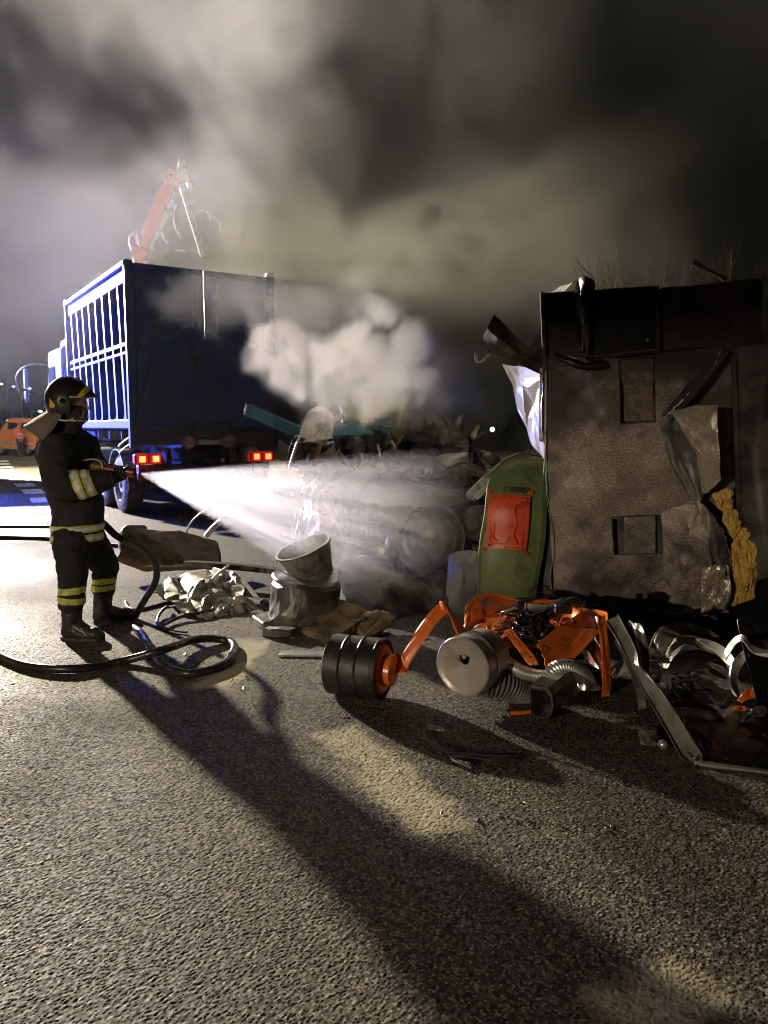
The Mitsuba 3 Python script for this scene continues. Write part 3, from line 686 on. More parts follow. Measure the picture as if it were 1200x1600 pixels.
def glove(c, a, palm, R, wrist, flip=1):
    """a gloved hand closed round a bar: c a point on the bar, a its direction, palm the direction from the bar to the palm"""
    palm = unit(palm - a * (palm @ a))
    t = np.cross(a, palm) * flip
    P = lambda ang, r, s: c + a * s + r * (palm * math.cos(ang) + t * math.sin(ang))
    segs = [[(P(0, R + .022, s), .017) for s in (-.032, .032)] + [(P(-.9, R + .020, s), .016) for s in (-.028, .028)] + [(P(.75, R + .018, s), .015) for s in (-.034, .034)]]
    segs.append([(P(-.4, R + .03, -.01), .026), (np.asarray(wrist), .040)])
    for i, ln in enumerate((.92, 1.0, .96, .8)):
        s = (i - 1.5) * .0215
        an = [.75, .75 + .95 * ln, .75 + 1.75 * ln, .75 + 2.35 * ln]
        pts = [P(x, R + .011, s) for x in an]
        for u in range(3):
            segs.append([(pts[u], .0115 - .0008 * u), (pts[u + 1], .0107 - .0008 * u)])
    th = [P(-.9, R + .018, .03), P(-1.5, R + .016, .048), P(-2.2, R + .013, .052)]
    segs += [[(th[0], .015), (th[1], .0125)], [(th[1], .0125), (th[2], .011)]]
    return skin(chain(segs, 12), .004, 4)
gn = pp('glove', glove(nz0 + na * .105 + V(-.004, 0, -.065), unit(V(-.08, 0, -1)), V(-.25, -1, -.1), .017, J['wn'] + V(.02, .01, 0)), 'glove_tan')
gf = pp('glove', glove(nz0 + na * .185, na, V(0, .8, -.5), .027, J['wf'] + V(-.01, .02, 0), -1), 'black_plastic')
for w_, d_, r_ in ((J['wn'], J['wn'] - J['en'], .066), (J['wf'], J['wf'] - J['ef'], .064)):
    pp('glove_cuff', lathe([(r_ - .006, -.04), (r_, -.04), (r_ - .012, .06), (r_ - .02, .06)], w_, w_ + unit(d_), 22), 'cloth_black')

# ------------------------------------------------------------------ hoses on the road
hr = .027
hp = [nz0 - na * .015, nz0 - na * .10 + V(0, .05, -.02), fp(372, 560, 5.78), fp(395, 660, 5.86), fp(455, 760, 5.84), fp(510, 805, 5.82), at(178, 834, 5.82), at(214, 853, 5.84), at(238, 872, 5.86), at(245, 895, 5.88), at(232, 928, 5.94),
      gr(212, 962, hr), gr(216, 985, hr), gr(240, 1022, hr), gr(262, 1042, hr), gr(300, 1052, hr), gr(340, 1042, hr), gr(364, 1020, hr), gr(350, 1000, hr), gr(318, 998, hr + .02), gr(280, 1007, hr + .04), gr(246, 1018, hr + .055), gr(200, 1031, hr), gr(130, 1044, hr), gr(60, 1043, hr), gr(5, 1026, hr), gr(-40, 1002, hr), gr(-120, 960, hr), gr(-330, 900, hr)]
obj('fire_hose', tube(hp, hr, 14, n=360), 'hose_black', 'thick black hose looping over the road at the firefighter boots', 'fire hose')
obj('red_hose', tube([gr(-300, 850, .022), gr(-60, 842, .022), gr(0, 840, .022), gr(60, 841, .022), gr(100, 843, .022), gr(150, 849, .022), gr(190, 853, .022)], .024, 12, n=80), 'hose_red', 'dull red hose lying straight across the road behind the firefighter', 'fire hose')
# ------------------------------------------------------------------ wrecked steel cabinet at the right
PL, PR = at(858, 755, 5.95), at(1188, 755, 5.48)
CX = unit((PR - PL) * [1, 1, 0])
CN = V(CX[1], -CX[0], 0)                      # out of the front, towards the camera
def on(px, py, off=0.0):
    """the point of the cabinet's front plane, pushed out by off metres, on the photograph's ray"""
    d = FWD + (px - 600) / F * RIGHT + (800 - py) / F * UP
    o = V(0, 0, EYE)
    return o + d * (((PL + CN * off - o) @ CN) / (d @ CN))
def uz(px, py, off=0.0):
    q = on(px, py, off)
    return ((q - PL) @ CX, q[2])
CO = V(PL[0], PL[1], 0)
def cplate(px_poly, off, thick, holes=(), wob=0.0, seed=0, ln=.05, size=.4):
    t = plate([uz(a, b, off) for a, b in px_poly], CO + CN * off, CX, V(0, 0, 1), thick, [[uz(a, b, off) for a, b in h] for h in holes])
    return dent(t, size, wob, seed, ln) if wob else t
def jag(poly, step=14, amp=3.0, seed=0, keep=()):
    """torn outline: points added along the sides and pushed about"""
    r = np.random.default_rng(seed)
    out = []
    for i, (a, b) in enumerate(zip(poly, poly[1:] + poly[:1])):
        a, b = np.array(a, float), np.array(b, float)
        n = max(1, int(np.linalg.norm(b - a) / step))
        for k in range(n):
            q = a + (b - a) * k / n
            out.append(tuple(q + (r.normal(0, amp, 2) if k and i not in keep else 0)))
    return out
def kp(key, m, b, smooth=30, **k):
    return obj('wrecked_cabinet__' + key, m, b, smooth=smooth, **k)
say('wrecked_cabinet', 'tall sooty wrecked steel cabinet with torn front and square openings', 'cabinet')
main = [(852, 577), (930, 562), (1000, 556), (1075, 549), (1125, 546), (1104, 588), (1058, 633), (1036, 655), (1040, 700), (1060, 735), (1086, 772), (1090, 788), (1105, 812), (1130, 822), (1143, 850), (1147, 893), (1138, 925), (1136, 946), (1095, 959), (1040, 955), (1000, 950), (930, 944), (870, 936), (862, 870), (858, 800), (853, 720)]
w1, w2 = [(968, 562), (1022, 559), (1023, 659), (969, 662)], [(956, 808), (1045, 804), (1046, 864), (957, 867)]
fp_ = cplate(jag(main, 16, 1.6, 3, keep=(0, 1, 2, 3)), 0.0, .006, holes=(w1, w2), wob=.035, seed=7, ln=.035, size=.55)
kp('front_panel', fp_, 'hammered_sheet', label='speckled sooty front panel with two square openings')
# bent-out right part and the torn flap
kp('front_panel', sheet([[on(1030, 800, .012), on(1034, 850, .008), on(1038, 905, .010), on(1046, 957, .008)], [on(1082, 782, .05), on(1090, 850, .09), on(1094, 905, .08), on(1092, 962, .05)], [on(1090, 786, .08), on(1126, 826, .12), on(1140, 890, .12), on(1134, 952, .10)]], (40, 40), amp=.020, seed=15, folds=16, ragged=.02, wave=.03, fine=.5), 'hammered_sheet', smooth=16, label='buckled lower right part of the front panel')
kp('torn_flap', sheet([[on(1044, 644, .05), on(1062, 668, .07), on(1090, 708, .08), on(1099, 774, .02)], [on(1082, 634, .14), on(1092, 672, .16), on(1106, 714, .16), on(1109, 770, .07)], [on(1121, 630, .24), on(1122, 675, .26), on(1125, 722, .24), on(1126, 752, .14)]], (44, 44), amp=.016, seed=27, folds=9, ragged=.03, thick=.004, fine=.5, deg=1), 'hammered_bright', smooth=14, label='bright torn flap standing out of the panel')
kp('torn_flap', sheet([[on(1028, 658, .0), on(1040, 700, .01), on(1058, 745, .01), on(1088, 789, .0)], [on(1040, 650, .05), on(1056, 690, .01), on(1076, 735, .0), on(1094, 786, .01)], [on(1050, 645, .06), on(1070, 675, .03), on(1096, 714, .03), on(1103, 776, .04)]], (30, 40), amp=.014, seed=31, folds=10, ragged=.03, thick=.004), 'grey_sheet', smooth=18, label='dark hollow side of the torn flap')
kp('torn_flap', sheet([[on(1032, 652, .0), on(1060, 618, .01), on(1098, 575, .02), on(1134, 545, .02)], [on(1046, 662, .05), on(1078, 630, .06), on(1112, 588, .05), on(1140, 549, .03)]], (40, 10), amp=.012, seed=8, folds=14, ragged=.05, thick=.004), 'plum_sheet', label='curled torn edge at the upper right')
rt = np.random.default_rng(8)
for pts, o0, o1 in (([(1126, 547), (1104, 588), (1080, 612), (1058, 633), (1036, 655)], .03, .03), ([(1088, 788), (1104, 812), (1124, 823), (1136, 850), (1141, 893), (1136, 925), (1134, 952)], .08, .11), ([(1138, 955), (1095, 961), (1040, 957), (1000, 952), (930, 946), (872, 938)], .10, .01), ([(870, 936), (863, 880), (866, 862), (858, 800), (854, 720), (853, 640), (852, 580)], .008, .008)):
    pa = spline([on(a, b, o0 + (o1 - o0) * i / (len(pts) - 1)) for i, (a, b) in enumerate(pts)], 44) + rt.normal(0, .004, (44, 3))
    kp('torn_edge', sweep(circle(1.0, 6), pa, scale=rt.uniform(.002, .0075, 44)), 'aluminium', label='bright torn metal edge')
kp('torn_corner', sheet([[on(1098, 890, .10), on(1095, 925, .10), on(1094, 960, .09)], [on(1120, 880, .14), on(1118, 920, .15), on(1112, 958, .12)], [on(1140, 884, .16), on(1143, 915, .17), on(1136, 950, .14)]], (40, 40), amp=.022, seed=41, folds=18, ragged=.06, thick=.003, fine=.7), 'hammered_bright', smooth=10, label='bright crumpled lower right corner')
# openings: recessed trays with an inner plate
for h, inner, dep in ((w1, [(972, 600), (1020, 598), (1021, 656), (972, 658)], -.05), (w2, [(975, 808), (1024, 806), (1024, 866), (976, 868)], -.035)):
    hh = [uz(*q) for q in h]
    back = plate([(a + (.03 if i in (0, 3) else -.0), b) for i, (a, b) in enumerate(hh)], CO - CN * .075, CX, V(0, 0, 1), .004)
    b2 = [(hh[0][0] - .03, hh[0][1] + .03), (hh[1][0] + .03, hh[1][1] + .03), (hh[2][0] + .03, hh[2][1] - .03), (hh[3][0] - .03, hh[3][1] - .03)]
    back = plate(b2, CO - CN * .075, CX, V(0, 0, 1), .004)
    o = kp('opening', back, 'sooty_sheet')
    obj(o + '__inner_plate', cplate(inner, dep, .004), 'brown_sheet' if dep < -.04 else 'hammered_sheet')
    fr = []
    for a, b in zip(hh, hh[1:] + hh[:1]):
        p, q = CO + CX * a[0] + V(0, 0, a[1]), CO + CX * b[0] + V(0, 0, b[1])
        fr.append(beam(p + CN * .004, q + CN * .004, .010, .010, up=CN))
    obj(o + '__frame', cat_(*fr), 'sooty_sheet')
kp('patch_plate', cplate(jag([(970, 563), (1021, 559), (1022, 598), (998, 602), (972, 600)], 12, 1.0, 4), .006, .004, wob=.006, seed=3, ln=.04), 'hammered_sheet')
kp('seam', cat_(beam(on(1042, 868, .004), on(1044, 940, .004), .006, .006, up=CN), beam(on(958, 944, .008), on(1040, 941, .008), .05, .012, up=CN), beam(on(1022, 600, .004), on(1023, 655, .004), .006, .008, up=CN), beam(on(1046, 806, .005), on(1047, 862, .005), .006, .008, up=CN)), 'sooty_sheet')
# case behind the front
def cbox(a, b, d0, d1):
    """box between two photograph points of the front plane, from depth d0 to d1 behind it"""
    (u0, z0), (u1, z1) = uz(*a), uz(*b)
    return block((abs(u1 - u0), d1 - d0, abs(z1 - z0)), ((u0 + u1) / 2, (d0 + d1) / 2, (z0 + z1) / 2), mat(CO, CX, -CN, V(0, 0, 1)), bevel=.004)
kp('inner_case', cbox((880, 575), (1096, 925), .11, .9), 'sooty_sheet')
kp('side_sheet', cbox((856, 580), (862, 930), .01, .9), 'sooty_sheet')
kp('inner_wall', cplate([(1050, 560), (1150, 548), (1150, 830), (1100, 830)], -.10, .01, wob=.008, seed=5), 'grey_sheet', label='dark grey inner wall seen past the torn edge')
kp('post', cat_(beam(on(1146, 552, -.02), on(1155, 815, -.02), .035, .05, up=CN), beam(on(1143, 560, .0), on(1152, 815, .0), .008, .012, up=CN)), 'sooty_sheet', label='narrow upright post with a worn bright edge')
kp('right_panel', sheet([[on(1152, 540, -.02), on(1152, 700, -.02), on(1156, 865, -.01), on(1178, 900, .0)], [on(1215, 528, .10), on(1215, 700, .14), on(1215, 860, .10), on(1215, 885, .05)]], (18, 40), amp=.006, seed=6, folds=10, ragged=.02), 'sooty_sheet', label='dark sooty panel at the right edge')
kp('base_rail', beam(on(868, 948, -.03), on(1130, 964, -.03), .06, .04, up=(0, 0, 1)), 'sooty_sheet')
for x, d_ in ((900, .1), (1110, .1), (910, .8), (1120, .8)):
    kp('leg', beam(V(*(on(x, 955, -d_)[:2]), 0), on(x, 955, -d_), .06, .06, up=CN), 'sooty_sheet')
# upper boxes
kp('top_box', cplate([(848, 458), (1030, 446), (1031, 549), (938, 560), (858, 566)], .08, .02, wob=.010, seed=12, ln=.05), 'black_gloss', label='black glossy drawer front at the top left')
kp('top_box__rim', cat_(beam(on(847, 457, .10), on(852, 578, .10), .030, .05, up=CN), beam(on(852, 560, .10), on(940, 556, .10), .02, .03, up=CN), beam(on(940, 556, .10), on(1030, 546, .10), .02, .03, up=CN), beam(on(1015, 455, .09), on(1014, 531, .09), .007, .012, up=CN), beam(on(1027, 446, .095), on(1029, 549, .095), .02, .03, up=CN)), 'plum_sheet')
kp('top_box__casing', cbox((852, 462), (1026, 550), -.06, .8), 'plum_sheet')
obj('wrecked_cabinet__top_box__stud', lathe([(0, 0), (.012, 0), (.010, .01), (0, .014)], on(1012, 531, .085), on(1012, 531, .3), 14), 'galvanised')
kp('torn_liner', sheet([[on(900, 436, .10), on(912, 430, .16), on(924, 436, .17), on(930, 452, .12)], [on(898, 470, .10), on(908, 470, .20), on(920, 468, .19), on(927, 490, .10)], [on(903, 510, .09), on(912, 512, .17), on(922, 520, .16), on(928, 530, .09)], [on(904, 552, .09), on(912, 556, .13), on(920, 560, .12), on(928, 552, .09)]], (40, 24), amp=.018, seed=33, folds=18, ragged=.05, wave=.03), 'black_gloss', label='black torn liner draped over the top box')
kp('torn_liner', sheet([[on(862, 548, .09), on(868, 556, .12), on(878, 560, .1)], [on(900, 558, .11), on(905, 568, .14), on(905, 575, .1)], [on(940, 560, .1), on(945, 566, .12), on(945, 572, .1)]], (26, 12), amp=.012, seed=3, folds=12, ragged=.1), 'black_gloss')
kp('top_panel', cplate([(1028, 452), (1110, 443), (1189, 434), (1189, 528), (1150, 534), (1029, 549)], .045, .012, wob=.006, seed=13, ln=.06), 'plum_sheet', label='flat dark plum panel along the top right')
kp('top_panel__casing', cbox((1032, 450), (1186, 540), -.03, .75), 'plum_sheet')
kp('top_sheet', sheet([[on(852, 460, -.3), on(880, 447, -.3)], [on(880, 458, -.05), on(902, 440, -.05)]], (14, 14), amp=.01, seed=9, folds=8), 'pale_sheet', label='pale triangle of sheet behind the top box')
say(obj('bent_rod', cat_(tube([on(1086, 412, -.3), on(1104, 421, -.3), on(1132, 436, -.3)], .014, 10), lathe([(0, 0), (.022, 0), (.024, .02), (.024, .06), (.018, .07), (0, .07)], on(1083, 410, -.3), on(1132, 436, -.3), 12), lathe([(0, 0), (.02, .0), (.02, .04), (0, .04)], on(1127, 433, -.3), on(1132, 436, -.3), 12)), 'brown_sheet'), 'short rod with a capped end sticking up behind the cabinet top', 'rod')
# insulation
def wool_block(pts, key, lab):
    m = mf.Manifold.batch_boolean([mf.Manifold.batch_hull([mf.Manifold.sphere(r, 12).translate(p.tolist()) for p, r in s]) for s in pts], mf.OpType.Add)
    t = skin(m, .006, 1)
    q = t.vertices
    d = (meshkit.fbm(q / [.06, .06, .12], 3, 4) - .5) * .07 - np.abs(2 * meshkit.fbm(q / [.022, .022, .07], 3, 8) - 1) * .035
    t.vertices = q + t.vertex_normals * d[:, None]
    kp(key, t, 'wool', smooth=20, label=lab)
wool_block([[(on(1119, 776, .02), .028), (on(1138, 770, .02), .028), (on(1142, 802, .03), .03), (on(1126, 790, .03), .028)], [(on(1132, 795, .04), .026), (on(1146, 800, .03), .03), (on(1146, 838, .05), .03), (on(1156, 836, .03), .028)],
            [(on(1148, 824, .02), .022), (on(1176, 832, .01), .020), (on(1180, 880, .03), .022), (on(1146, 885, .07), .026), (on(1150, 850, .07), .02)], [(on(1146, 880, .07), .026), (on(1180, 880, .03), .022), (on(1177, 932, .02), .02), (on(1146, 942, .05), .022), (on(1160, 910, .09), .02)]], 'insulation', 'ochre mineral wool bulging from the torn side')
# left torn pieces
say('bent_cover', 'brown bent metal cover jutting out at the cabinet top left', 'metal cover')
obj('bent_cover__sheet', sheet([[on(772, 492, .02), on(790, 508, .06), on(812, 530, .06), on(843, 556, .0)], [on(762, 512, .07), on(782, 530, .14), on(808, 552, .12), on(842, 568, .03)], [on(750, 538, .03), on(770, 548, .06), on(800, 562, .05), on(840, 575, .0)]], (30, 22), amp=.012, seed=4, folds=9, ragged=.03, thick=.004, deg=1), 'brown_sheet', smooth=14)
obj('bent_cover__channel', sweep([(-.03, -.012), (.03, -.012), (.03, .012), (.024, .012), (.024, -.006), (-.024, -.006), (-.024, .012), (-.03, .012)], spline([on(762, 545, .05), on(790, 552, .06), on(820, 566, .05), on(850, 580, .02)], 14), side=V(0, 0, 1)), 'sooty_sheet')
obj('bent_cover__hook', tube([on(765, 552, .05), on(756, 562, .05), on(751, 565, .05), on(744, 551, .04)], .010, 8), 'aluminium')
obj('bent_cover__brace', sheet([[on(818, 553, .03), on(842, 520, -.02)], [on(825, 568, .0), on(846, 565, -.02)]], (12, 12), amp=.01, seed=2, folds=6), 'brown_sheet')
say('foil_strip', 'bright crumpled aluminium sheet hanging down the cabinet left edge', 'metal sheet')
obj('foil_strip__sheet', sheet([[on(781, 567, -.30), on(805, 570, -.20), on(828, 575, -.08), on(846, 580, .02)], [on(797, 600, -.30), on(815, 604, -.22), on(832, 608, -.10), on(848, 612, .03)], [on(804, 638, -.34), on(820, 640, -.20), on(834, 642, -.10), on(846, 640, .04)], [on(824, 676, -.20), on(832, 676, -.12), on(839, 675, -.06), on(846, 672, .04)], [on(847, 712, -.04), on(849, 715, -.02), on(851, 716, .0), on(853, 717, .02)]], (60, 30), amp=.03, seed=17, folds=12, ragged=.02, thick=.003, fine=.2, deg=1), 'foil', smooth=12)
obj('foil_strip__edge_post', cat_(beam(on(846, 575, .01), on(845, 690, .01), .03, .03, up=CN), beam(on(853, 578, .02), on(852, 720, .02), .016, .02, up=CN)), 'pale_sheet')
# scraps to the right of the cabinet, at the frame edge
say(obj('burnt_scrap', sheet([[on(1192, 470, .25), on(1200, 500, .2), on(1196, 560, .2)], [on(1230, 465, .2), on(1240, 505, .3), on(1235, 570, .2)]], (20, 16), amp=.03, seed=2, folds=14, ragged=.1), 'dark_red'), 'burnt orange scrap at the right edge beside the cabinet top', 'metal scrap')

# ------------------------------------------------------------------ green fan casing
gl = [(750, 931, 6.02), (751, 890, 6.0), (754, 845, 6.0), (762, 795, 6.02), (766, 758, 6.10), (778, 735, 6.26), (797, 719, 6.50), (824, 710, 6.85)]
gr_ = [(832, 932, 5.92), (838, 895, 5.90), (846, 850, 5.90), (849, 800, 5.92), (850, 764, 6.0), (852, 741, 6.16), (853, 727, 6.4), (854, 717, 6.75)]
say('green_casing', 'olive green curved fan casing with a bolted orange red plate', 'casing')
gc = [[at(*a), at(*a) * .5 + at(*b) * .5 + V(-.02, -.03, 0), at(*b)] for a, b in zip(gl, gr_)]
obj('green_casing__shell', sheet(gc, (40, 16), amp=.004, seed=3, folds=8, thick=.02), 'green_paint', smooth=40)
for e in (gl, gr_):
    obj('green_casing__flange', sweep([(-.022, -.012), (.022, -.012), (.022, .012), (-.022, .012)], spline([at(*q) for q in e], 30)), 'green_paint')
obj('green_casing__side', sheet([[at(*b) + V(.006, .01, 0), at(b[0] + 14, b[1] + 2, b[2] + .3), at(b[0] + 16, b[1] + 6, b[2] + .7)] for b in gr_], (30, 12), amp=.004, seed=6, thick=.01), 'green_paint')
obj('green_casing__left_side', sheet([[at(*b) + V(-.004, .012, 0), at(b[0] + 10, b[1] + 1, b[2] + .35), at(b[0] + 24, b[1] + 4, b[2] + .8)] for b in gl], (30, 12), amp=.004, seed=6, thick=.01), 'green_paint')
def gq(px, py, off):           # a point off the casing front
    t = np.interp(py, [760, 795, 845, 890], [6.09, 6.015, 5.995, 5.995]) - .10 * (px - 756) / 85 - .03 * (1 - ((px - 800) / 42) ** 2)
    return at(px, py, t - off)
rp = [[gq(767, 772, .03), gq(797, 773, .035), gq(829, 775, .03)], [gq(763, 800, .035), gq(794, 802, .04), gq(827, 803, .035)], [gq(761, 830, .03), gq(792, 832, .035), gq(825, 833, .03)], [gq(759, 855, .03), gq(790, 858, .035), gq(821, 861, .03)]]
k = obj('green_casing__plate', sheet(rp, (24, 24), amp=.004, seed=6, folds=8, thick=.012), 'red_plate', label='orange red embossed plate')
def rbar(a, b, w=.012, h=.012):
    return beam(gq(*a, .045), gq(*b, .045), w, h, up=V(0, -1, 0))
obj(k + '__rib', cat_(rbar((772, 780), (824, 782)), rbar((765, 848), (816, 853)), rbar((772, 782), (765, 846)), rbar((823, 783), (815, 851)), rbar((778, 788), (770, 838), .010), rbar((770, 838), (776, 846), .010)), 'red_plate')
obj(k + '__bent_rib', cat_(rbar((815, 785), (803, 795), .016, .02), rbar((803, 795), (808, 818), .016, .02), rbar((808, 818), (801, 835), .016, .02), rbar((801, 835), (808, 850), .016, .02)), 'red_plate')
for a in ((772, 776), (797, 776), (824, 779), (764, 851), (790, 855), (816, 858)):
    obj(k + '__screw', lathe([(0, 0), (.009, 0), (.007, .008), (0, .009)], gq(*a, .042), gq(*a, .4), 10), 'dark_red')
for a in ((765, 768), (829, 770), (757, 858), (822, 865)):
    obj(k + '__hinge', block((.045, .02, .028), gq(*a, .02), bevel=.006), 'red_plate')
n = obj('green_casing__name_plate', sheet([[gq(787, 760, .02), gq(826, 762, .02)], [gq(786, 768, .02), gq(826, 770, .02)]], (4, 6), amp=0, thick=.006), 'brown_sheet')
obj(n + '__ring', lathe([(.010, 0), (.016, 0), (.016, .006), (.010, .006), (.010, 0)], gq(792, 765, .025), gq(792, 765, .4), 18), 'brass')
# motor behind the casing
say('electric_motor', 'dark ribbed electric motor end beside the green casing', 'motor')
m0, m1 = at(741, 818, 6.55), at(775, 815, 6.75)
mp = [(0, 0), (.09, .0), (.13, .02)]
for i in range(7):
    mp += [(.155, .03 + i * .026), (.155, .042 + i * .026), (.125, .044 + i * .026), (.125, .054 + i * .026)]
obj('electric_motor__housing', lathe(mp + [(0, .24)], m0, m1, 30), 'sooty_sheet')
obj('electric_motor__cap', lathe([(0, -.03), (.06, -.03), (.08, -.01), (.08, .005), (0, .005)], m0, m1, 24), 'chassis')
obj('electric_motor__foot', block((.2, .2, .06), at(757, 858, 6.65)), 'chassis')

# ------------------------------------------------------------------ the heap
say('pressure_tank', 'dented grey tank with domed end lying in the heap', 'tank')
t0, t1 = at(668, 842, 6.85), at(730, 820, 7.7)
tk = lathe([(0, -.10), (.10, -.085), (.2, -.045), (.27, .02), (.30, .09), (.305, .1), (.305, .8), (.28, .88), (.2, .94), (0, .98)], t0, t1, 44)
obj('pressure_tank__shell', dent(tk, .22, .014, 5, .05), 'grey_sheet', smooth=50)
obj('pressure_tank__hoop', lathe([(.303, .10), (.322, .10), (.322, .14), (.303, .14), (.303, .10)], t0, t1, 44), 'sooty_sheet')
obj('pressure_tank__flange', sheet([[at(606, 838, 6.8), at(618, 835, 6.7)], [at(612, 860, 6.75), at(628, 862, 6.65)], [at(640, 884, 6.7), at(650, 878, 6.6)]], (18, 8), amp=.01, seed=3), 'sooty_sheet')
def heap(key, ctrl, b, lab, cat='metal sheet', n=(30, 30), amp=.05, seed=1, folds=14, ragged=.05, **k):
    say(obj(key, sheet([[at(*q) for q in row] for row in ctrl], n, amp=amp, seed=seed, folds=folds, ragged=ragged, **k), b, smooth=9), lab, cat)
heap('crumpled_sheet', [[(556, 792, 6.9), (560, 766, 7.2), (580, 752, 7.5), (616, 746, 7.7)], [(600, 795, 6.8), (612, 772, 7.0), (630, 760, 7.4), (650, 752, 7.7)], [(660, 796, 6.8), (668, 775, 7.0), (680, 765, 7.3), (690, 762, 7.6)], [(738, 792, 6.9), (732, 780, 7.1), (722, 772, 7.3), (705, 768, 7.6)]], 'grey_sheet', 'long grey sheet arching over the tank in the middle of the heap', seed=3, amp=.03)
heap('crumpled_sheet', [[(560, 795, 6.9), (600, 790, 6.95), (650, 785, 7.0)], [(570, 830, 6.8), (600, 825, 6.9), (640, 818, 7.0)], [(590, 862, 6.7), (615, 855, 6.8), (625, 850, 6.9)]], 'grey_sheet', 'creased grey sheet between the bright profile and the tank', seed=8, amp=.04)
heap('crumpled_sheet', [[(508, 762, 7.2), (540, 735, 7.5), (600, 722, 7.9)], [(530, 800, 7.0), (560, 770, 7.3), (620, 745, 7.8)], [(560, 850, 6.9), (590, 810, 7.1), (640, 790, 7.4)]], 'pale_sheet', 'pale creased sheet in the spray at the left of the heap', seed=12, amp=.05)
heap('crumpled_sheet', [[(462, 700, 8.1), (472, 655, 8.2), (488, 637, 8.3), (505, 640, 8.4)], [(490, 690, 8.0), (500, 660, 8.1), (512, 648, 8.2), (525, 650, 8.3)], [(520, 680, 8.0), (525, 668, 8.1), (534, 655, 8.2), (545, 657, 8.3)]], 'pale_sheet', 'cream crumpled sheet standing at the top left of the heap', seed=5, amp=.05, folds=10)
heap('crumpled_sheet', [[(722, 778, 7.2), (750, 748, 7.3), (784, 718, 7.4), (800, 712, 7.5)], [(745, 785, 7.0), (772, 757, 7.1), (800, 730, 7.2), (830, 700, 7.3)]], 'pale_sheet', 'thin pale sheet slanting up to the green casing', seed=7, amp=.02, n=(34, 10))
heap('crumpled_sheet', [[(690, 705, 8.2), (720, 702, 8.2), (752, 700, 8.2)], [(710, 725, 8.0), (735, 722, 8.0), (765, 722, 8.0)], [(740, 742, 7.9), (755, 738, 7.9), (782, 740, 7.9)]], 'grey_sheet', 'grey folded sheet on the right shoulder of the heap', seed=9, amp=.04)
heap('crumpled_sheet', [[(520, 880, 6.35), (580, 865, 6.6), (640, 880, 6.6), (705, 885, 6.6)], [(530, 930, 6.1), (600, 925, 6.2), (650, 930, 6.3), (708, 940, 6.2)], [(560, 985, 5.8), (620, 985, 5.85), (660, 985, 5.9), (706, 975, 6.0)]], 'sooty_sheet', 'dark wet sheet under the spray below the tank', seed=10, amp=.05)
heap('crumpled_sheet', [[(700, 868, 6.5), (725, 860, 6.4), (750, 862, 6.3)], [(697, 920, 6.3), (722, 925, 6.2), (752, 930, 6.15)], [(692, 985, 5.9), (720, 985, 5.9), (752, 985, 5.95)]], 'grey_sheet', 'flat grey green sheet standing left of the green casing foot', seed=11, amp=.008, ragged=.01)
heap('crumpled_sheet', [[(598, 830, 6.6), (607, 845, 6.5), (625, 870, 6.5)], [(605, 870, 6.5), (620, 880, 6.45), (640, 890, 6.4)], [(630, 905, 6.4), (650, 905, 6.4), (668, 900, 6.4)]], 'sooty_sheet', 'dark brown torn sheet against the tank rim', seed=14, amp=.03, ragged=.1)
# bulk of the heap
def mound(key, pts, b, lab, seed, amp=.20, size=.8, cat='scrap heap'):
    m = mf.Manifold.batch_boolean([mf.Manifold.batch_hull([mf.Manifold.sphere(r, 10).translate((at(*q) + V(0, 0, -r)).tolist()) for q, r in s]) for s in pts], mf.OpType.Add)
    t = skin(m, .06, 1)
    q = t.vertices / size
    d = np.stack([np.abs(2 * meshkit.fbm(q + 13 * k, 3, seed + k) - 1) * 2 - .5 for k in range(3)], -1)
    t.vertices = t.vertices + d * amp
    say(obj(key, t, b, smooth=12), lab, cat)
mound('scrap_mound', [[((620, 668, 8.8), .2), ((655, 655, 8.9), .15), ((720, 690, 8.8), .2), ((640, 780, 8.6), .3), ((760, 780, 8.6), .3)], [((500, 690, 8.6), .2), ((560, 678, 8.7), .2), ((620, 668, 8.8), .2), ((520, 800, 8.5), .3), ((640, 800, 8.4), .35)], [((520, 800, 8.2), .3), ((700, 790, 8.2), .3), ((560, 880, 7.8), .2), ((700, 880, 7.8), .25)], [((720, 690, 8.8), .15), ((790, 745, 8.6), .2), ((840, 760, 8.2), .2), ((800, 880, 8.2), .3)]], 'sooty_sheet', 'dark jumbled bulk of burnt scrap behind the spray', 4)
rs = np.random.default_rng(77)
for i in range(42):      # flat shards, strips and channels jammed in the heap
    px, py = rs.uniform(470, 755), rs.uniform(668, 770)
    lim = np.interp(px, [470, 560, 640, 720, 800], [700, 672, 662, 690, 735])
    py = max(py, lim)
    dep = np.interp(py, [660, 740, 800, 890], [8.55, 8.0, 7.6, 7.0]) + rs.uniform(-.15, .1)
    c = at(px, py, dep)
    a = unit(rs.normal(0, 1, 3) * [1, .6, .8])
    b = rs.normal(0, 1, 3)
    b = unit(b - a * (a @ b))
    L, w = rs.uniform(.25, .75), rs.uniform(.04, .30)
    sk = rs.uniform(-.3, .3)
    ct = [[c + a * L * (u - .5) + b * w * ((v - .5) + sk * u) + np.cross(a, b) * rs.normal(0, .03) for v in (0, .5, 1)] for u in (0, .35, .7, 1)]
    obj('scrap_mound__shard', sheet(ct, (16, 9), amp=.02, seed=300 + i, folds=5, ragged=.03, deg=1, thick=.004), ('grey_sheet', 'sooty_sheet', 'zinc', 'sooty_sheet', 'brown_sheet')[i % 5], smooth=14)
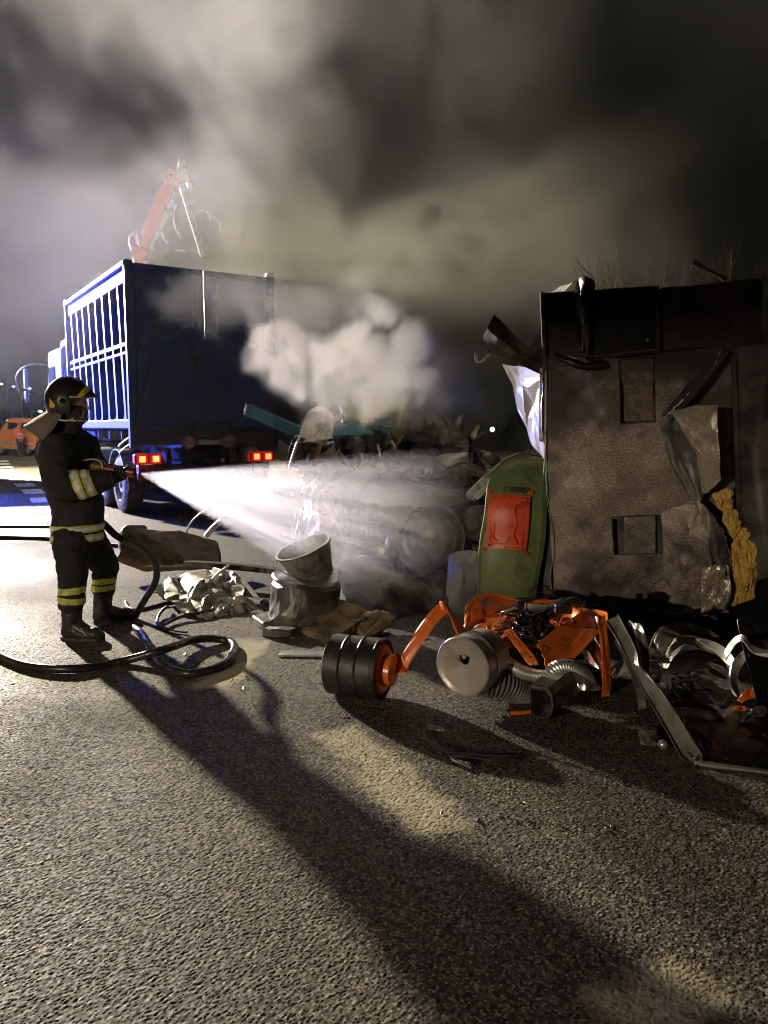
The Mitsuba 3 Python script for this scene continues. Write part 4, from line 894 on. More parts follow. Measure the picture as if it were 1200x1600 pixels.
SCRAP = ['torn grey scrap just right of the level teal beam', 'sooty scrap on the crest of the heap right of the teal beam', 'pale scrap on the right crest of the heap', 'grey scrap hanging under the teal beam', 'sooty scrap under the left end of the teal beam',
         'pale scrap in the spray below the right end of the teal beam', 'grey scrap on the right slope of the heap', 'sooty scrap in the middle of the heap above the long arching sheet', 'pale scrap by the thin leaning rod', 'grey scrap above the thin slanting pale sheet', 'sooty scrap at the foot of the heap below the bright profile', 'pale scrap behind the tank in the spray']
for i in range(12):
    r = np.random.default_rng(100 + i)
    cx, cy, cyy = [(640, 665, 8.7), (680, 672, 8.6), (700, 690, 8.6), (600, 690, 8.3), (560, 700, 8.2), (650, 715, 8.1), (720, 735, 8.0), (610, 730, 8.0), (540, 720, 8.1), (760, 720, 8.0), (580, 880, 6.9), (665, 740, 7.9)][i]
    s = r.uniform(.18, .36)
    a, b = r.normal(0, 1, 3), r.normal(0, 1, 3)
    a = unit(a); b = unit(b - a * (a @ b))
    c = at(cx, cy, cyy)
    ct = [[c + s * (x * a + y * b * .7) for y in (-.5, 0, .5)] for x in (-.5, 0, .5)]
    say(obj('torn_scrap', sheet(ct, (14, 14), amp=.05, seed=200 + i, folds=9, ragged=.12), ('grey_sheet', 'sooty_sheet', 'pale_sheet')[i % 3]), SCRAP[i], 'metal scrap', 'torn scraps lodged in the burnt heap')
# beams and profiles
def bar(key, pts, w, h, b, lab, cat='metal beam', up=(0, 0, 1), lip=True, n=20):
    p = spline([at(*q) if len(q) == 3 else gr(*q) for q in pts], n) if len(pts) > 2 else np.array([at(*q) for q in pts])
    pr = np.array([(-w / 2, -h / 2), (w / 2, -h / 2), (w / 2, h / 2), (w / 2 - .006, h / 2), (w / 2 - .006, -h / 2 + .006), (-w / 2 + .006, -h / 2 + .006), (-w / 2 + .006, h / 2), (-w / 2, h / 2)]) if lip else np.array([(-w / 2, -h / 2), (w / 2, -h / 2), (w / 2, h / 2), (-w / 2, h / 2)])
    s = np.cross(np.gradient(p, axis=0), up)
    return say(obj(key, sweep(pr, p, side=s), b), lab, cat)
bar('teal_beam', [(516, 671, 8.25), (626, 667, 8.35)], .08, .13, 'teal_paint', 'dark teal box beam lying level on top of the heap', lip=False)
say(obj('beam_bracket', block((.07, .12, .16), at(517, 668, 8.22), bevel=.01), 'grey_sheet'), 'grey end bracket at the left end of the level teal beam', 'bracket')
say(obj('beam_bracket', block((.3, .1, .1), at(640, 668, 8.4), bevel=.01), 'grey_sheet'), 'grey block at the right end of the level teal beam', 'bracket')
q0, q1 = at(389, 641, 9.0), at(470, 676, 8.6)
say('teal_girder', 'teal girder with a bright cut end pointing left out of the heap', 'metal beam')
obj('teal_girder__beam', beam(q0, q1, .10, .12), 'teal_paint')
obj('teal_girder__end_plate', beam(q0 - unit(q1 - q0) * .03, q0 - unit(q1 - q0) * .004, .10, .12), 'sign_white')
bar('aluminium_profile', [(507, 763, 6.75), (520, 800, 6.7), (541, 841, 6.62)], .06, .05, 'aluminium', 'bent aluminium profile running steeply down the left of the heap')
bar('aluminium_profile', [(541, 842, 6.62), (570, 850, 6.6), (602, 861, 6.55)], .085, .05, 'aluminium', 'bright short aluminium profile at the foot of the steep one')
bar('aluminium_profile', [(290, 880, 7.4), (350, 884, 7.3), (440, 893, 7.1)], .09, .05, 'grey_sheet', 'long grey rail lying behind the bucket')
bar('aluminium_profile', [(436, 1021, 5.02), (516, 1022, 5.0)], .11, .012, 'galvanised', 'flat bright strip on the road in front of the mouldy boards')
bar('aluminium_profile', [(378, 905, 6.6), (402, 935, 6.3)], .03, .02, 'aluminium', 'short bright strip standing at the right end of the foil sheet')
for k, (pts, r, lab) in enumerate([([(452, 732, 7.9), (460, 705, 7.95), (468, 682, 8.0)], .016, 'thin bright rod leaning at the top left of the heap'), ([(462, 842, 7.2), (468, 818, 7.25), (474, 794, 7.3)], .022, 'tan rod standing in the spray above the bucket'),
                                   ([(456, 840, 7.3), (460, 818, 7.3), (462, 800, 7.3)], .010, 'thin wire beside the tan rod above the bucket'), ([(322, 838, 7.6), (334, 824, 7.6), (346, 814, 7.6)], .028, 'short pale pipe end behind the long grey rail'),
                                   ([(291, 836, 8.0), (302, 812, 8.0), (330, 792, 8.0), (350, 782, 8.0), (378, 774, 8.0)], .008, 'thin bent wire rising behind the dark seat shell'), ([(612, 690, 8.0), (618, 700, 7.9), (622, 712, 7.9)], .014, 'short bent rod end below the level teal beam'),
                                   ([(332, 905, 6.4), (345, 893, 6.5), (357, 884, 6.6)], .012, 'thin bright rod lying across the foil sheet'), ([(590, 695, 8.0), (593, 706, 7.9), (594, 716, 7.9)], .013, 'second short rod end below the level teal beam')]):
    say(obj('bent_rod', tube([at(*q) for q in pts], r, 8), 'aluminium' if k in (0, 3, 6) else 'brown_sheet' if k == 1 else 'galvanised'), lab, 'rod')
# far hand lamp beyond the heap
say('hand_lamp', 'small bluish white lamp shining beyond the heap', 'lamp')
hl = at(769, 671, 13.0)
obj('hand_lamp__lens', ellipsoid(hl, (.035, .035, .035), 2), 'sign_white', emitter=em('', (.75, .9, 1), 60.0))
obj('hand_lamp__stem', tube([hl + V(-.03, 0, -.02), at(752, 682, 13.0), at(735, 692, 13.0)], [.025, .04, .05], 10), 'galvanised')
obj('hand_lamp__stand', tube([at(735, 692, 13.0), V(*at(735, 692, 13.0)[:2], 0)], .03, 8), 'chassis')

# ------------------------------------------------------------------ left debris
def soft(key, segs, b, lab, cat, ln=.03, amp=.02, size=.2, seed=1, smooth=40):
    t = skin(chain(segs, 14), ln, 3)
    d = meshkit.fbm(t.vertices / size, 3, seed) - .5
    t.vertices = t.vertices + t.vertex_normals * (d * 2 * amp)[:, None]
    return say(obj(key, t, b, smooth=smooth), lab, cat)
soft('seat_shell', [[(at(200, 832, 7.9), .08), (at(222, 828, 8.0), .06), (at(192, 872, 7.6), .06), (at(232, 885, 7.5), .06)], [(at(210, 835, 7.9), .07), (at(290, 842, 8.0), .06), (at(230, 884, 7.5), .06), (at(300, 884, 7.5), .05)], [(at(280, 838, 8.0), .06), (at(335, 852, 8.0), .05), (at(300, 884, 7.5), .05), (at(340, 884, 7.5), .04)]], 'brown_sheet', 'dark moulded shell like a car seat lying behind the foil sheet', 'seat shell', amp=.02, seed=4)
heap('foil_sheet', [[(240, 922, 6.5), (275, 900, 7.0), (330, 893, 7.1), (385, 900, 6.9)], [(262, 940, 6.35), (300, 925, 6.45), (345, 918, 6.6), (392, 922, 6.55)], [(300, 962, 6.1), (325, 950, 6.15), (360, 945, 6.3), (400, 948, 6.2)], [(318, 974, 5.95), (345, 968, 5.98), (375, 958, 6.1), (402, 955, 6.15)]], 'dull_sheet', 'large crumpled pale sheet on the road right of the black hose', amp=.075, seed=31, folds=34, n=(70, 70), ragged=.06, fine=.7)
say('metal_bucket', 'grey metal bucket lying tilted on top of a dark drum', 'bucket')
b0, b1 = at(492, 902, 5.98), at(452, 872, 5.86)
bk = lathe([(0, .0), (.150, .0), (.155, .004), (.215, .25), (.228, .255), (.228, .272), (.212, .272), (.209, .255), (.148, .012), (0, .012)], b0, b0 + V(-.22, -.12, .62), 44)
obj('metal_bucket__body', dent(bk, .15, .006, 5, .04), 'zinc', smooth=50)
obj('metal_bucket__handle', tube([b0 + unit(V(-.22, -.12, .62)) * .24 + V(.12, -.17, -.02), b0 + V(.0, -.25, .08), b0 + V(-.17, -.22, .06), b0 + unit(V(-.22, -.12, .62)) * .24 + V(-.21, .0, -.06)], .005, 6), 'galvanised')
say('dented_drum', 'dented dark drum with bare metal flank under the bucket', 'drum')
d0 = at(470, 985, 5.72)
dd = lathe([(0, 0), (.26, 0), (.275, .02), (.275, .10), (.27, .3), (.25, .33), (0, .33)], V(d0[0], d0[1] + .15, 0.01), V(d0[0] + .06, d0[1] + .18, 1), 40)
obj('dented_drum__shell', dent(dd, .25, .05, 9, .04), 'grey_sheet', smooth=35)
obj('dented_drum__lid', lathe([(.2, .0), (.255, .0), (.26, .015), (.25, .03), (0, .02)], V(d0[0] + .02, d0[1] + .16, .34), V(d0[0] + .1, d0[1] + .1, 1), 36), 'galvanised')
for i, (px, py, y, s, rz) in enumerate([(418, 978, 5.75, (.16, .24, .07), .5), (437, 1000, 5.45, (.26, .10, .06), -.5), (408, 955, 5.95, (.10, .2, .05), .8)]):
    c = at(px, py, y)
    say(obj('broken_block', dent(block(s, (0, 0, 0), mat(V(c[0], c[1], s[2] / 2 + .01), V(math.cos(rz), math.sin(rz), .1), V(-math.sin(rz), math.cos(rz), 0), V(-.1, 0, 1)), bevel=.01), .1, .012, i, .03), 'grey_sheet'), ('grey broken block nearest the left side of the dented drum', 'grey broken block lying in front of the dented drum', 'small grey broken block left of the dented drum')[i], 'broken block')
def board(key, pts, th, lab, seed):
    c = [[at(*q) for q in row] for row in pts]
    m = sheet(c, (40, 40), amp=.012, seed=seed, folds=20, ragged=.05, thick=th, wave=.05)
    say(obj(key, m, 'old_board', smooth=50), lab, 'board')
board('mouldy_board', [[(460, 985, 5.5), (490, 958, 5.72), (528, 935, 5.95)], [(490, 998, 5.35), (525, 975, 5.6), (560, 950, 5.85)], [(520, 1006, 5.25), (555, 985, 5.45), (585, 965, 5.7)]], .05, 'thick mouldy brown board lying in front of the dented drum', 3)
board('mouldy_board', [[(556, 985, 5.45), (575, 970, 5.62), (590, 958, 5.75)], [(575, 998, 5.3), (600, 982, 5.5), (622, 965, 5.7)]], .045, 'smaller brown board right of the thick mouldy one', 6)
say('rubber_strap', 'black forked rubber strap lying in front of the foil sheet', 'strap')
obj('rubber_strap__loop', tube([gr(333, 950, .03), gr(310, 958, .04), gr(280, 965, .03), gr(252, 978, .02), gr(248, 962, .03), gr(258, 950, .05), gr(262, 948, .04)], .013, 8), 'rubber')
obj('rubber_strap__tail', tube([gr(252, 978, .02), gr(270, 985, .015), gr(292, 988, .015)], .009, 8), 'rubber')
say(obj('thin_hose', tube([gr(196, 940, .012), gr(230, 950, .012), gr(270, 940, .012), gr(330, 958, .012), gr(380, 946, .012)], .012, 8), 'hose_black'), 'thin black hose on the road behind the hose loop', 'hose')
heap('crumpled_sheet', [[(404, 940, 6.1), (430, 925, 6.3)], [(415, 985, 5.65), (440, 975, 5.75)]], 'sooty_sheet', 'small dark sheet leaning on the left of the dented drum', seed=41, n=(14, 14), amp=.02)
heap('crumpled_sheet', [[(510, 880, 6.5), (524, 893, 6.4)], [(520, 920, 6.2), (532, 922, 6.2)]], 'sooty_sheet', 'small dark torn sheet right of the bucket', seed=42, n=(14, 14), amp=.02)

# ------------------------------------------------------------------ orange machine in front
say('ribbed_drum', 'black ribbed drum lying on its side at the left of the orange machine', 'drum')
r0, r1 = at(519, 1043, 4.28), at(606, 1047, 4.16)
R = .170
rp_ = [(0, .0), (R - .02, .0), (R, .012), (R, .10), (R + .006, .108), (R, .116), (R, .195), (R + .006, .203), (R, .211), (R, .29), (R + .004, .295), (R, .318), (R - .012, .322), (R - .016, .30), (R - .03, .29), (0, .29)]
r1 = r0 + unit(r1 - r0) * .33
r0[2] = r1[2] = R + .006
obj('ribbed_drum__shell', lathe(rp_, r0, r1, 56), 'black_plastic')
obj('ribbed_drum__lid', lathe([(0, .325), (R - .045, .325), (R - .03, .31), (R - .03, .285)], r0, r1, 40), 'orange_paint')
hubp = r0 + unit(r1 - r0) * .33
obj('ribbed_drum__hub', lathe([(.09, -.03), (.09, .045), (.07, .055), (0, .055)], hubp, hubp + unit(r1 - r0), 30), 'orange_paint')
say('orange_machine', 'crushed glossy orange machine with torn folded panels on the road', 'machine')
def op(key, ctrl, b='orange_paint', lab=None, n=(26, 20), amp=.014, seed=1, folds=9, ragged=.02, thick=.006, **k):
    return obj('orange_machine__' + key, sheet([[at(*q) for q in row] for row in ctrl], n, amp=amp, seed=seed, folds=folds, ragged=ragged, thick=thick, **k), b, label=lab, smooth=18)
op('arm', [[(617, 1052, 4.2), (640, 1005, 4.22), (665, 965, 4.25), (690, 940, 4.28)], [(632, 1050, 4.16), (656, 1010, 4.17), (680, 975, 4.2), (702, 955, 4.24)]], lab='long bent orange arm reaching the ribbed drum', seed=3, n=(40, 12), amp=.008)
op('arm', [[(688, 941, 4.28), (700, 948, 4.26), (716, 968, 4.3), (732, 985, 4.35)], [(690, 955, 4.22), (704, 962, 4.2), (712, 985, 4.24), (722, 992, 4.28)]], seed=4, n=(26, 12), amp=.008)
op('arm_foot', [[(612, 1030, 4.22), (625, 1020, 4.2), (636, 1045, 4.18)], [(612, 1054, 4.2), (622, 1052, 4.15), (634, 1052, 4.14)]], seed=5, n=(14, 12))
op('panel', [[(730, 945, 4.9), (742, 930, 5.0), (760, 926, 5.05), (800, 932, 5.05)], [(728, 968, 4.75), (745, 952, 4.85), (780, 947, 4.95), (822, 944, 5.0)], [(732, 978, 4.7), (760, 972, 4.72), (800, 966, 4.75), (830, 960, 4.8)]], lab='upper bent orange cover', seed=6, amp=.012)
op('panel', [[(735, 985, 4.55), (765, 968, 4.7), (800, 962, 4.75)], [(745, 998, 4.4), (775, 985, 4.5), (805, 975, 4.6)], [(770, 1004, 4.3), (790, 995, 4.4), (812, 985, 4.5)]], seed=7)
op('panel', [[(712, 985, 4.45), (740, 990, 4.42), (775, 1003, 4.35)], [(706, 1000, 4.4), (735, 1005, 4.35), (770, 1015, 4.3)]], seed=8, b='orange_paint')
op('panel', [[(838, 1005, 4.2), (868, 985, 4.35), (900, 965, 4.5), (925, 955, 4.6)], [(845, 1030, 4.1), (878, 1010, 4.22), (912, 988, 4.35), (940, 965, 4.5)], [(852, 1058, 4.02), (885, 1042, 4.08), (918, 1012, 4.2), (946, 985, 4.35)]], lab='slanting orange panel with a torn lower edge', seed=9, ragged=.05, amp=.02)
op('panel', [[(786, 985, 4.3), (800, 1000, 4.22), (815, 1020, 4.15), (828, 1040, 4.1)], [(800, 982, 4.28), (815, 1000, 4.2), (832, 1022, 4.12), (842, 1040, 4.08)]], seed=10, amp=.01, n=(26, 10))
op('panel', [[(820, 944, 4.95), (860, 940, 5.0), (900, 948, 4.95), (940, 955, 4.85)], [(830, 962, 4.75), (870, 958, 4.8), (905, 965, 4.75), (944, 972, 4.65)], [(850, 985, 4.5), (885, 980, 4.55), (915, 985, 4.5), (945, 995, 4.45)]], lab='rear orange hood with a dark round hole', seed=11, amp=.025)
op('panel', [[(930, 962, 4.4), (938, 1005, 4.25), (942, 1050, 4.12), (940, 1092, 3.98)], [(945, 960, 4.42), (951, 1005, 4.27), (955, 1050, 4.15), (952, 1085, 4.0)]], lab='upright orange side strip at the right', seed=12, amp=.008, n=(40, 10))
op('panel', [[(905, 960, 4.5), (915, 1000, 4.4), (922, 1040, 4.3)], [(930, 962, 4.42), (936, 1005, 4.28), (940, 1050, 4.14)], [(934, 962, 4.4), (940, 1010, 4.26), (942, 1060, 4.12)]], b='dark_red', seed=13, amp=.012, lab='dark burnt red side panel')
op('panel', [[(758, 962, 4.62), (800, 958, 4.7), (842, 962, 4.7)], [(764, 985, 4.45), (805, 982, 4.5), (846, 985, 4.52)], [(772, 1010, 4.3), (808, 1012, 4.34), (842, 1014, 4.36)]], lab='crumpled orange panel under the tangle', seed=22, amp=.03, n=(30, 30), folds=12)
op('panel', [[(866, 960, 4.62), (905, 950, 4.7), (950, 957, 4.6)], [(880, 990, 4.4), (915, 975, 4.5), (953, 985, 4.42)], [(905, 1012, 4.28), (928, 1000, 4.33), (955, 1012, 4.28)]], lab='creased orange shoulder panel', seed=23, amp=.035, n=(30, 30), folds=12)
op('panel', [[(726, 962, 4.75), (733, 945, 4.85), (748, 930, 4.95)], [(724, 985, 4.6), (736, 975, 4.68), (755, 965, 4.78)]], seed=24, amp=.012)
bulk = chain([[(at(760, 1000, 4.75), .1), (at(800, 975, 4.85), .1), (at(900, 975, 4.75), .12), (at(780, 1050, 4.6), .1), (at(920, 1060, 4.55), .12)], [(at(900, 985, 4.7), .1), (at(940, 1080, 4.35), .06), (at(850, 1075, 4.45), .08), (at(760, 1060, 4.6), .08)]], 14)
bt = skin(bulk, .03, 1)
bt.vertices += bt.vertex_normals * ((meshkit.fbm(bt.vertices / .12, 3, 3) - .5) * .08)[:, None]
obj('orange_machine__engine', bt, 'chassis', smooth=25, label='dark greasy engine inside')
obj('orange_machine__hole_ring', lathe([(.03, 0), (.05, 0), (.052, .02), (.04, .03), (.03, .02), (.03, 0)], at(886, 978, 4.42), at(886, 978, 4.42) + V(.1, -.6, .8), 22), 'dark_red')
# cylinders, ducts and hoses
f0 = at(722, 1042, 4.02)
fd = unit(V(.60, .80, .0))
f0[2] = max(f0[2], .17)
fm = lathe([(0, .02), (.07, .012), (.13, .004), (.150, .0), (.158, -.006), (.164, 0), (.164, .02), (.158, .03), (.158, .25), (.15, .26), (0, .26)], f0, f0 + fd, 56)
say('filter_canister', 'grey steel canister with a torn hole in its round lid', 'canister')
hx, hy, hz = frame(-fd)
def to_manifold(t):
    t = t.copy()
    t.merge_vertices()
    t.update_faces(t.nondegenerate_faces())
    t.fix_normals()
    return mf.Manifold(mf.Mesh(np.asarray(t.vertices, np.float32), np.asarray(t.faces, np.uint32)))
tear = []
for k in range(9):
    a = 2 * math.pi * k / 9
    r = (.020 + .012 * ((k * 7) % 4) / 3)
    tear.append((r * math.cos(a) * 1.1, r * math.sin(a)))
hm_ = trimesh.creation.extrude_polygon(Polygon(tear), .09, engine='earcut')
hm_.apply_transform(mat(f0 + fd * .06 + V(.016, 0, .035), hx, hy, hz))
hollow = to_manifold(lathe([(0, .026), (.148, .020), (.148, .245), (0, .245)], f0, f0 + fd, 40))
fm = tm(to_manifold(fm) - hollow - to_manifold(hm_))       # a hollow drum whose lid is torn through
obj('filter_canister__body', dent(fm, .12, .004, 4, .03), 'steel_drum', smooth=35)
c_ = f0 + V(.006, 0, .035)
obj('filter_canister__torn_lip', cat_(sheet([[c_ - hx * .04 + hy * .02, c_ - hx * .02 + hy * .03 - fd * .01], [c_ - hx * .035 - hy * .01 - fd * .006, c_ - hx * .005 + hy * .0 - fd * .03]], (8, 8), amp=.003, seed=2, thick=.002), sheet([[c_ + hx * .0 + hy * .03, c_ + hx * .03 + hy * .03 - fd * .015], [c_ + hx * .0 + hy * .01, c_ + hx * .012 + hy * .012 - fd * .02]], (8, 8), amp=.003, seed=3, thick=.002)), 'steel_drum')
obj('filter_canister__band', lathe([(.158, .10), (.165, .10), (.165, .13), (.158, .13), (.158, .10)], f0, f0 + fd, 50), 'galvanised')
def ribbed(key, pts, r, pitch, b, lab, cat, depth=.12):
    p = spline([at(*q) for q in pts], 60)
    L = np.linalg.norm(np.diff(p, axis=0), axis=1).sum()
    n = int(L / pitch * 6)
    p = spline([at(*q) for q in pts], n)
    sc = r * (1 + depth * np.cos(np.arange(n) * 2 * np.pi / 6))
    say(obj(key, sweep(circle(1.0, 22), p, scale=sc), b, smooth=45), lab, cat)
ribbed('corrugated_hose', [(766, 1064, 4.12), (785, 1068, 4.12), (802, 1074, 4.15), (818, 1085, 4.2)], .080, .017, 'grey_rubber', 'thick corrugated dark hose right of the steel canister', 'hose')
ribbed('flexible_duct', [(793, 1036, 4.22), (808, 1046, 4.12), (828, 1054, 4.06), (850, 1057, 4.03), (864, 1056, 4.02)], .036, .012, 'aluminium', 'silver flexible duct curving left under the orange panel', 'duct', .07)
ribbed('flexible_duct', [(858, 1058, 4.02), (866, 1048, 4.03), (880, 1043, 4.05), (898, 1046, 4.08), (912, 1056, 4.12), (916, 1070, 4.16)], .044, .014, 'aluminium', 'silver flexible duct bending down at the right under the orange panel', 'duct', .07)
# D-fronted lamp housing
say('grey_housing', 'grey boxy housing with a rounded front lying by the orange machine', 'housing')
h0 = at(845, 1099, 3.82)
h0[2] = .105
hd_ = unit(V(.62, .76, .10))
sx = unit(np.cross(hd_, V(0, 0, 1)))
D = [(-.062, -.085), (.035, -.09), (.06, -.06), (.066, 0), (.05, .055), (.01, .085), (-.035, .088), (-.06, .05)]
sc = [(.9, 0), (1, .012), (1, .03), (1.04, .05), (1.04, .24), (.8, .30)]
hp_ = np.array([h0 + hd_ * s for _, s in sc])
obj('grey_housing__shell', sweep(D, hp_, side=sx, scale=[a for a, _ in sc]), 'zinc', smooth=25)
obj('grey_housing__front', sweep(np.array(D) * .86, np.array([h0 - hd_ * .004, h0 + hd_ * .004]), side=sx), 'zinc')
obj('grey_housing__rim', sweep(np.array(D) * 1.04, np.array([h0 + hd_ * .02, h0 + hd_ * .03]), side=sx), 'sooty_sheet')
say(obj('orange_rod', tube([gr(797, 1114, .012), gr(812, 1114, .012), gr(829, 1112, .014)], .011, 10), 'orange_paint'), 'short orange rod on the road left of the grey housing', 'rod')
# black tangle on the machine
say('wiring_tangle', 'black melted tangle of wires and plastic on top of the orange machine', 'wiring')
bb = skin(chain([[(at(800, 990, 4.38), .03), (at(820, 970, 4.4), .05), (at(850, 965, 4.42), .045), (at(840, 995, 4.3), .045), (at(815, 1002, 4.28), .03)]], 14), .008, 1)
bb.vertices += bb.vertex_normals * ((np.abs(2 * meshkit.fbm(bb.vertices / .05, 3, 3) - 1) - .3) * .055)[:, None]
obj('wiring_tangle__plastic', bb, 'black_gloss', smooth=20)
rw = np.random.default_rng(5)
for i in range(26):
    a = V(rw.uniform(785, 870), rw.uniform(948, 1000), rw.uniform(4.25, 4.45))
    pts = [a]
    for _ in range(3):
        pts.append(pts[-1] + rw.normal(0, 1, 3) * [18, 12, .05])
    obj('wiring_tangle__wire', tube([at(*q) for q in pts], rw.uniform(.002, .005), 5, n=18), 'black_gloss', smooth=60)
obj('wiring_tangle__connector', block((.04, .03, .05), at(813, 945, 4.4), bevel=.008), 'black_gloss')
obj('wiring_tangle__connector', cat_(tube([at(870, 945, 4.6), at(890, 940, 4.6), at(905, 946, 4.6)], .03, 8), block((.1, .06, .05), at(880, 952, 4.55))), 'black_plastic')
# thin litter on the road before the machine
for i, (pts, w, b, lab) in enumerate([([(655, 1146), (690, 1176), (740, 1186), (808, 1192)], .05, 'black_plastic', 'long thin black plastic strip on the road before the machine'), ([(664, 1140), (680, 1142), (695, 1145)], .03, 'grey_sheet', 'pale sliver on the road before the ribbed drum'), ([(702, 1188), (718, 1196), (736, 1203)], .05, 'grey_sheet', 'folded grey sliver at the near end of the black strip')]):
    p = np.array([gr(*q) for q in pts])
    ct = [[q + V(0, .5 * w, .02), q + V(0, -.5 * w, .014)] for q in p]
    say(obj('plastic_strip', sheet(ct, (22, 8), amp=.006, seed=60 + i, folds=10, ragged=.06, deg=2), b), lab, 'strip')
rl = np.random.default_rng(21)
crumbs = []
for i in range(260):
    px, py = (rl.uniform(560, 1150), rl.uniform(1060, 1300)) if i % 3 else (rl.uniform(180, 640), rl.uniform(880, 1080))
    g_ = gr(px, py)
    s = rl.uniform(.004, .014)
    crumbs.append(trimesh.convex.convex_hull(g_ + V(0, 0, s * .6) + rl.normal(0, s * .6, (7, 3)) * [1, 1, .5]))
obj('debris_crumbs', cat_(*crumbs), 'grey_sheet', 'small crumbs of debris scattered over the wet road', 'debris', kind='stuff', smooth=False)
for i, (px, py, b, lab) in enumerate([(541, 1121, 'orange_paint', 'tiny orange chip on the road under the ribbed drum'), (1135, 1300, 'pale_sheet', 'pale chip alone on the dark road at the right')]):
    g_ = gr(px, py)
    say(obj('paint_chip', trimesh.convex.convex_hull(g_ + V(0, 0, .006) + np.random.default_rng(i).normal(0, .01, (8, 3)) * [1, 1, .4]), b, smooth=False), lab, 'chip')

# ------------------------------------------------------------------ twisted strips and sheets at the right
say('twisted_channel', 'long twisted grey metal channel standing on the road at the right', 'metal strip')
ch = [at(956, 966, 4.35), at(985, 1020, 4.1), at(1010, 1066, 3.85), at(1035, 1105, 3.65), at(1062, 1150, 3.5), at(1086, 1192, 3.36)]
cpth = spline(ch, 40)
sd = [V(1, -.2, .4), V(1, -.1, .3), V(.1, .5, .8), V(.8, -.5, .5), V(1, -.5, .4), V(1, -.5, .4)]
sdi = np.stack([np.interp(np.linspace(0, 1, 40), np.linspace(0, 1, 6), [s[k] for s in sd]) for k in range(3)], -1)
w_ = .046
obj('twisted_channel__channel', sweep([(-w_, -.004), (w_, -.004), (w_, .022), (w_ - .004, .022), (w_ - .004, .0), (-w_ + .004, .0), (-w_ + .004, .022), (-w_, .022)], cpth, side=sdi, scale=np.interp(np.linspace(0, 1, 40), [0, .4, .7, 1], [.9, .65, .9, 1.0])), 'zinc')
obj('twisted_channel__torn_end', sheet([[at(1076, 1188, 3.36), at(1092, 1180, 3.36)], [at(1082, 1200, 3.32), at(1098, 1196, 3.33)]], (12, 12), amp=.012, seed=4), 'galvanised')
heap('bent_plate', [[(982, 968, 4.4), (1000, 975, 4.35)], [(988, 1000, 4.25), (1012, 1000, 4.2)], [(993, 1030, 4.15), (1014, 1040, 4.1)], [(998, 1058, 4.05), (1013, 1062, 4.02)]], 'galvanised', 'bent upright grey plate behind the twisted channel', seed=3, n=(24, 12), amp=.012, ragged=.02)
heap('bent_plate', [[(952, 1046, 4.3), (972, 1030, 4.35), (1000, 1022, 4.35), (1046, 1030, 4.3)], [(958, 1062, 4.15), (978, 1048, 4.2), (1004, 1038, 4.2), (1048, 1036, 4.2)]], 'pale_sheet', 'pale curved strip arching behind the twisted channel', seed=5, n=(30, 12), amp=.01, ragged=.02)
heap('bent_plate', [[(1012, 1018, 4.6), (1035, 992, 4.8), (1065, 982, 4.9), (1105, 992, 4.9), (1135, 1015, 4.8)], [(1020, 1032, 4.5), (1045, 1008, 4.6), (1075, 1000, 4.7), (1110, 1008, 4.7), (1138, 1024, 4.65)], [(1040, 1040, 4.4), (1060, 1026, 4.45), (1085, 1022, 4.5), (1112, 1026, 4.5), (1140, 1032, 4.5)]], 'dull_sheet', 'pale crumpled hood like sheet under the cabinet edge', seed=6, n=(44, 30), amp=.045, folds=18)
heap('dark_panel', [[(1012, 1050, 4.5), (1080, 1058, 4.5), (1150, 1068, 4.5), (1230, 1075, 4.5)], [(1035, 1105, 3.85), (1090, 1120, 3.8), (1160, 1130, 3.75), (1235, 1135, 3.75)], [(1085, 1192, 3.35), (1130, 1194, 3.33), (1180, 1198, 3.3), (1240, 1203, 3.28)]], 'black_gloss', 'large dark glossy panel lying at the right edge', 'panel', seed=7, n=(30, 30), amp=.010, ragged=.01)
heap('red_sheet', [[(1064, 1120, 3.72), (1085, 1122, 3.72), (1112, 1128, 3.72)], [(1080, 1155, 3.53), (1108, 1158, 3.53), (1138, 1165, 3.53)], [(1094, 1188, 3.38), (1125, 1192, 3.36), (1152, 1192, 3.36)]], 'dark_red', 'dark red sheet lying on the glossy panel', 'panel', seed=8, n=(20, 20), amp=.006)
bar('edge_trim', [(1084, 1191, 3.34), (1140, 1199, 3.3), (1230, 1210, 3.24)], .03, .014, 'aluminium', 'thin metal trim along the near edge of the glossy panel', 'trim', lip=False)
heap('dark_panel', [[(1150, 965, 4.15), (1175, 962, 4.2), (1225, 958, 4.3)], [(1158, 1010, 4.05), (1180, 1010, 4.1), (1228, 1010, 4.2)], [(1172, 1060, 3.98), (1190, 1065, 4.02), (1230, 1065, 4.1)], [(1185, 1110, 3.92), (1205, 1112, 3.95), (1235, 1115, 4.0)]], 'black_plastic', 'dark plum panel leaning at the right edge below the wool', 'panel', seed=9, n=(24, 18), amp=.008)
say(obj('bent_trim', sweep([(-.022, -.003), (.022, -.003), (.022, .003), (-.022, .003)], spline([at(1133, 1027, 3.95), at(1142, 1010, 3.95), at(1151, 1000, 3.95), at(1160, 998, 3.92), at(1172, 1010, 3.88), at(1190, 1020, 3.82), at(1225, 1032, 3.75)], 40), side=V(.2, 1, .5)), 'aluminium'), 'bright bent metal trim hooked over the leaning plum panel', 'trim')
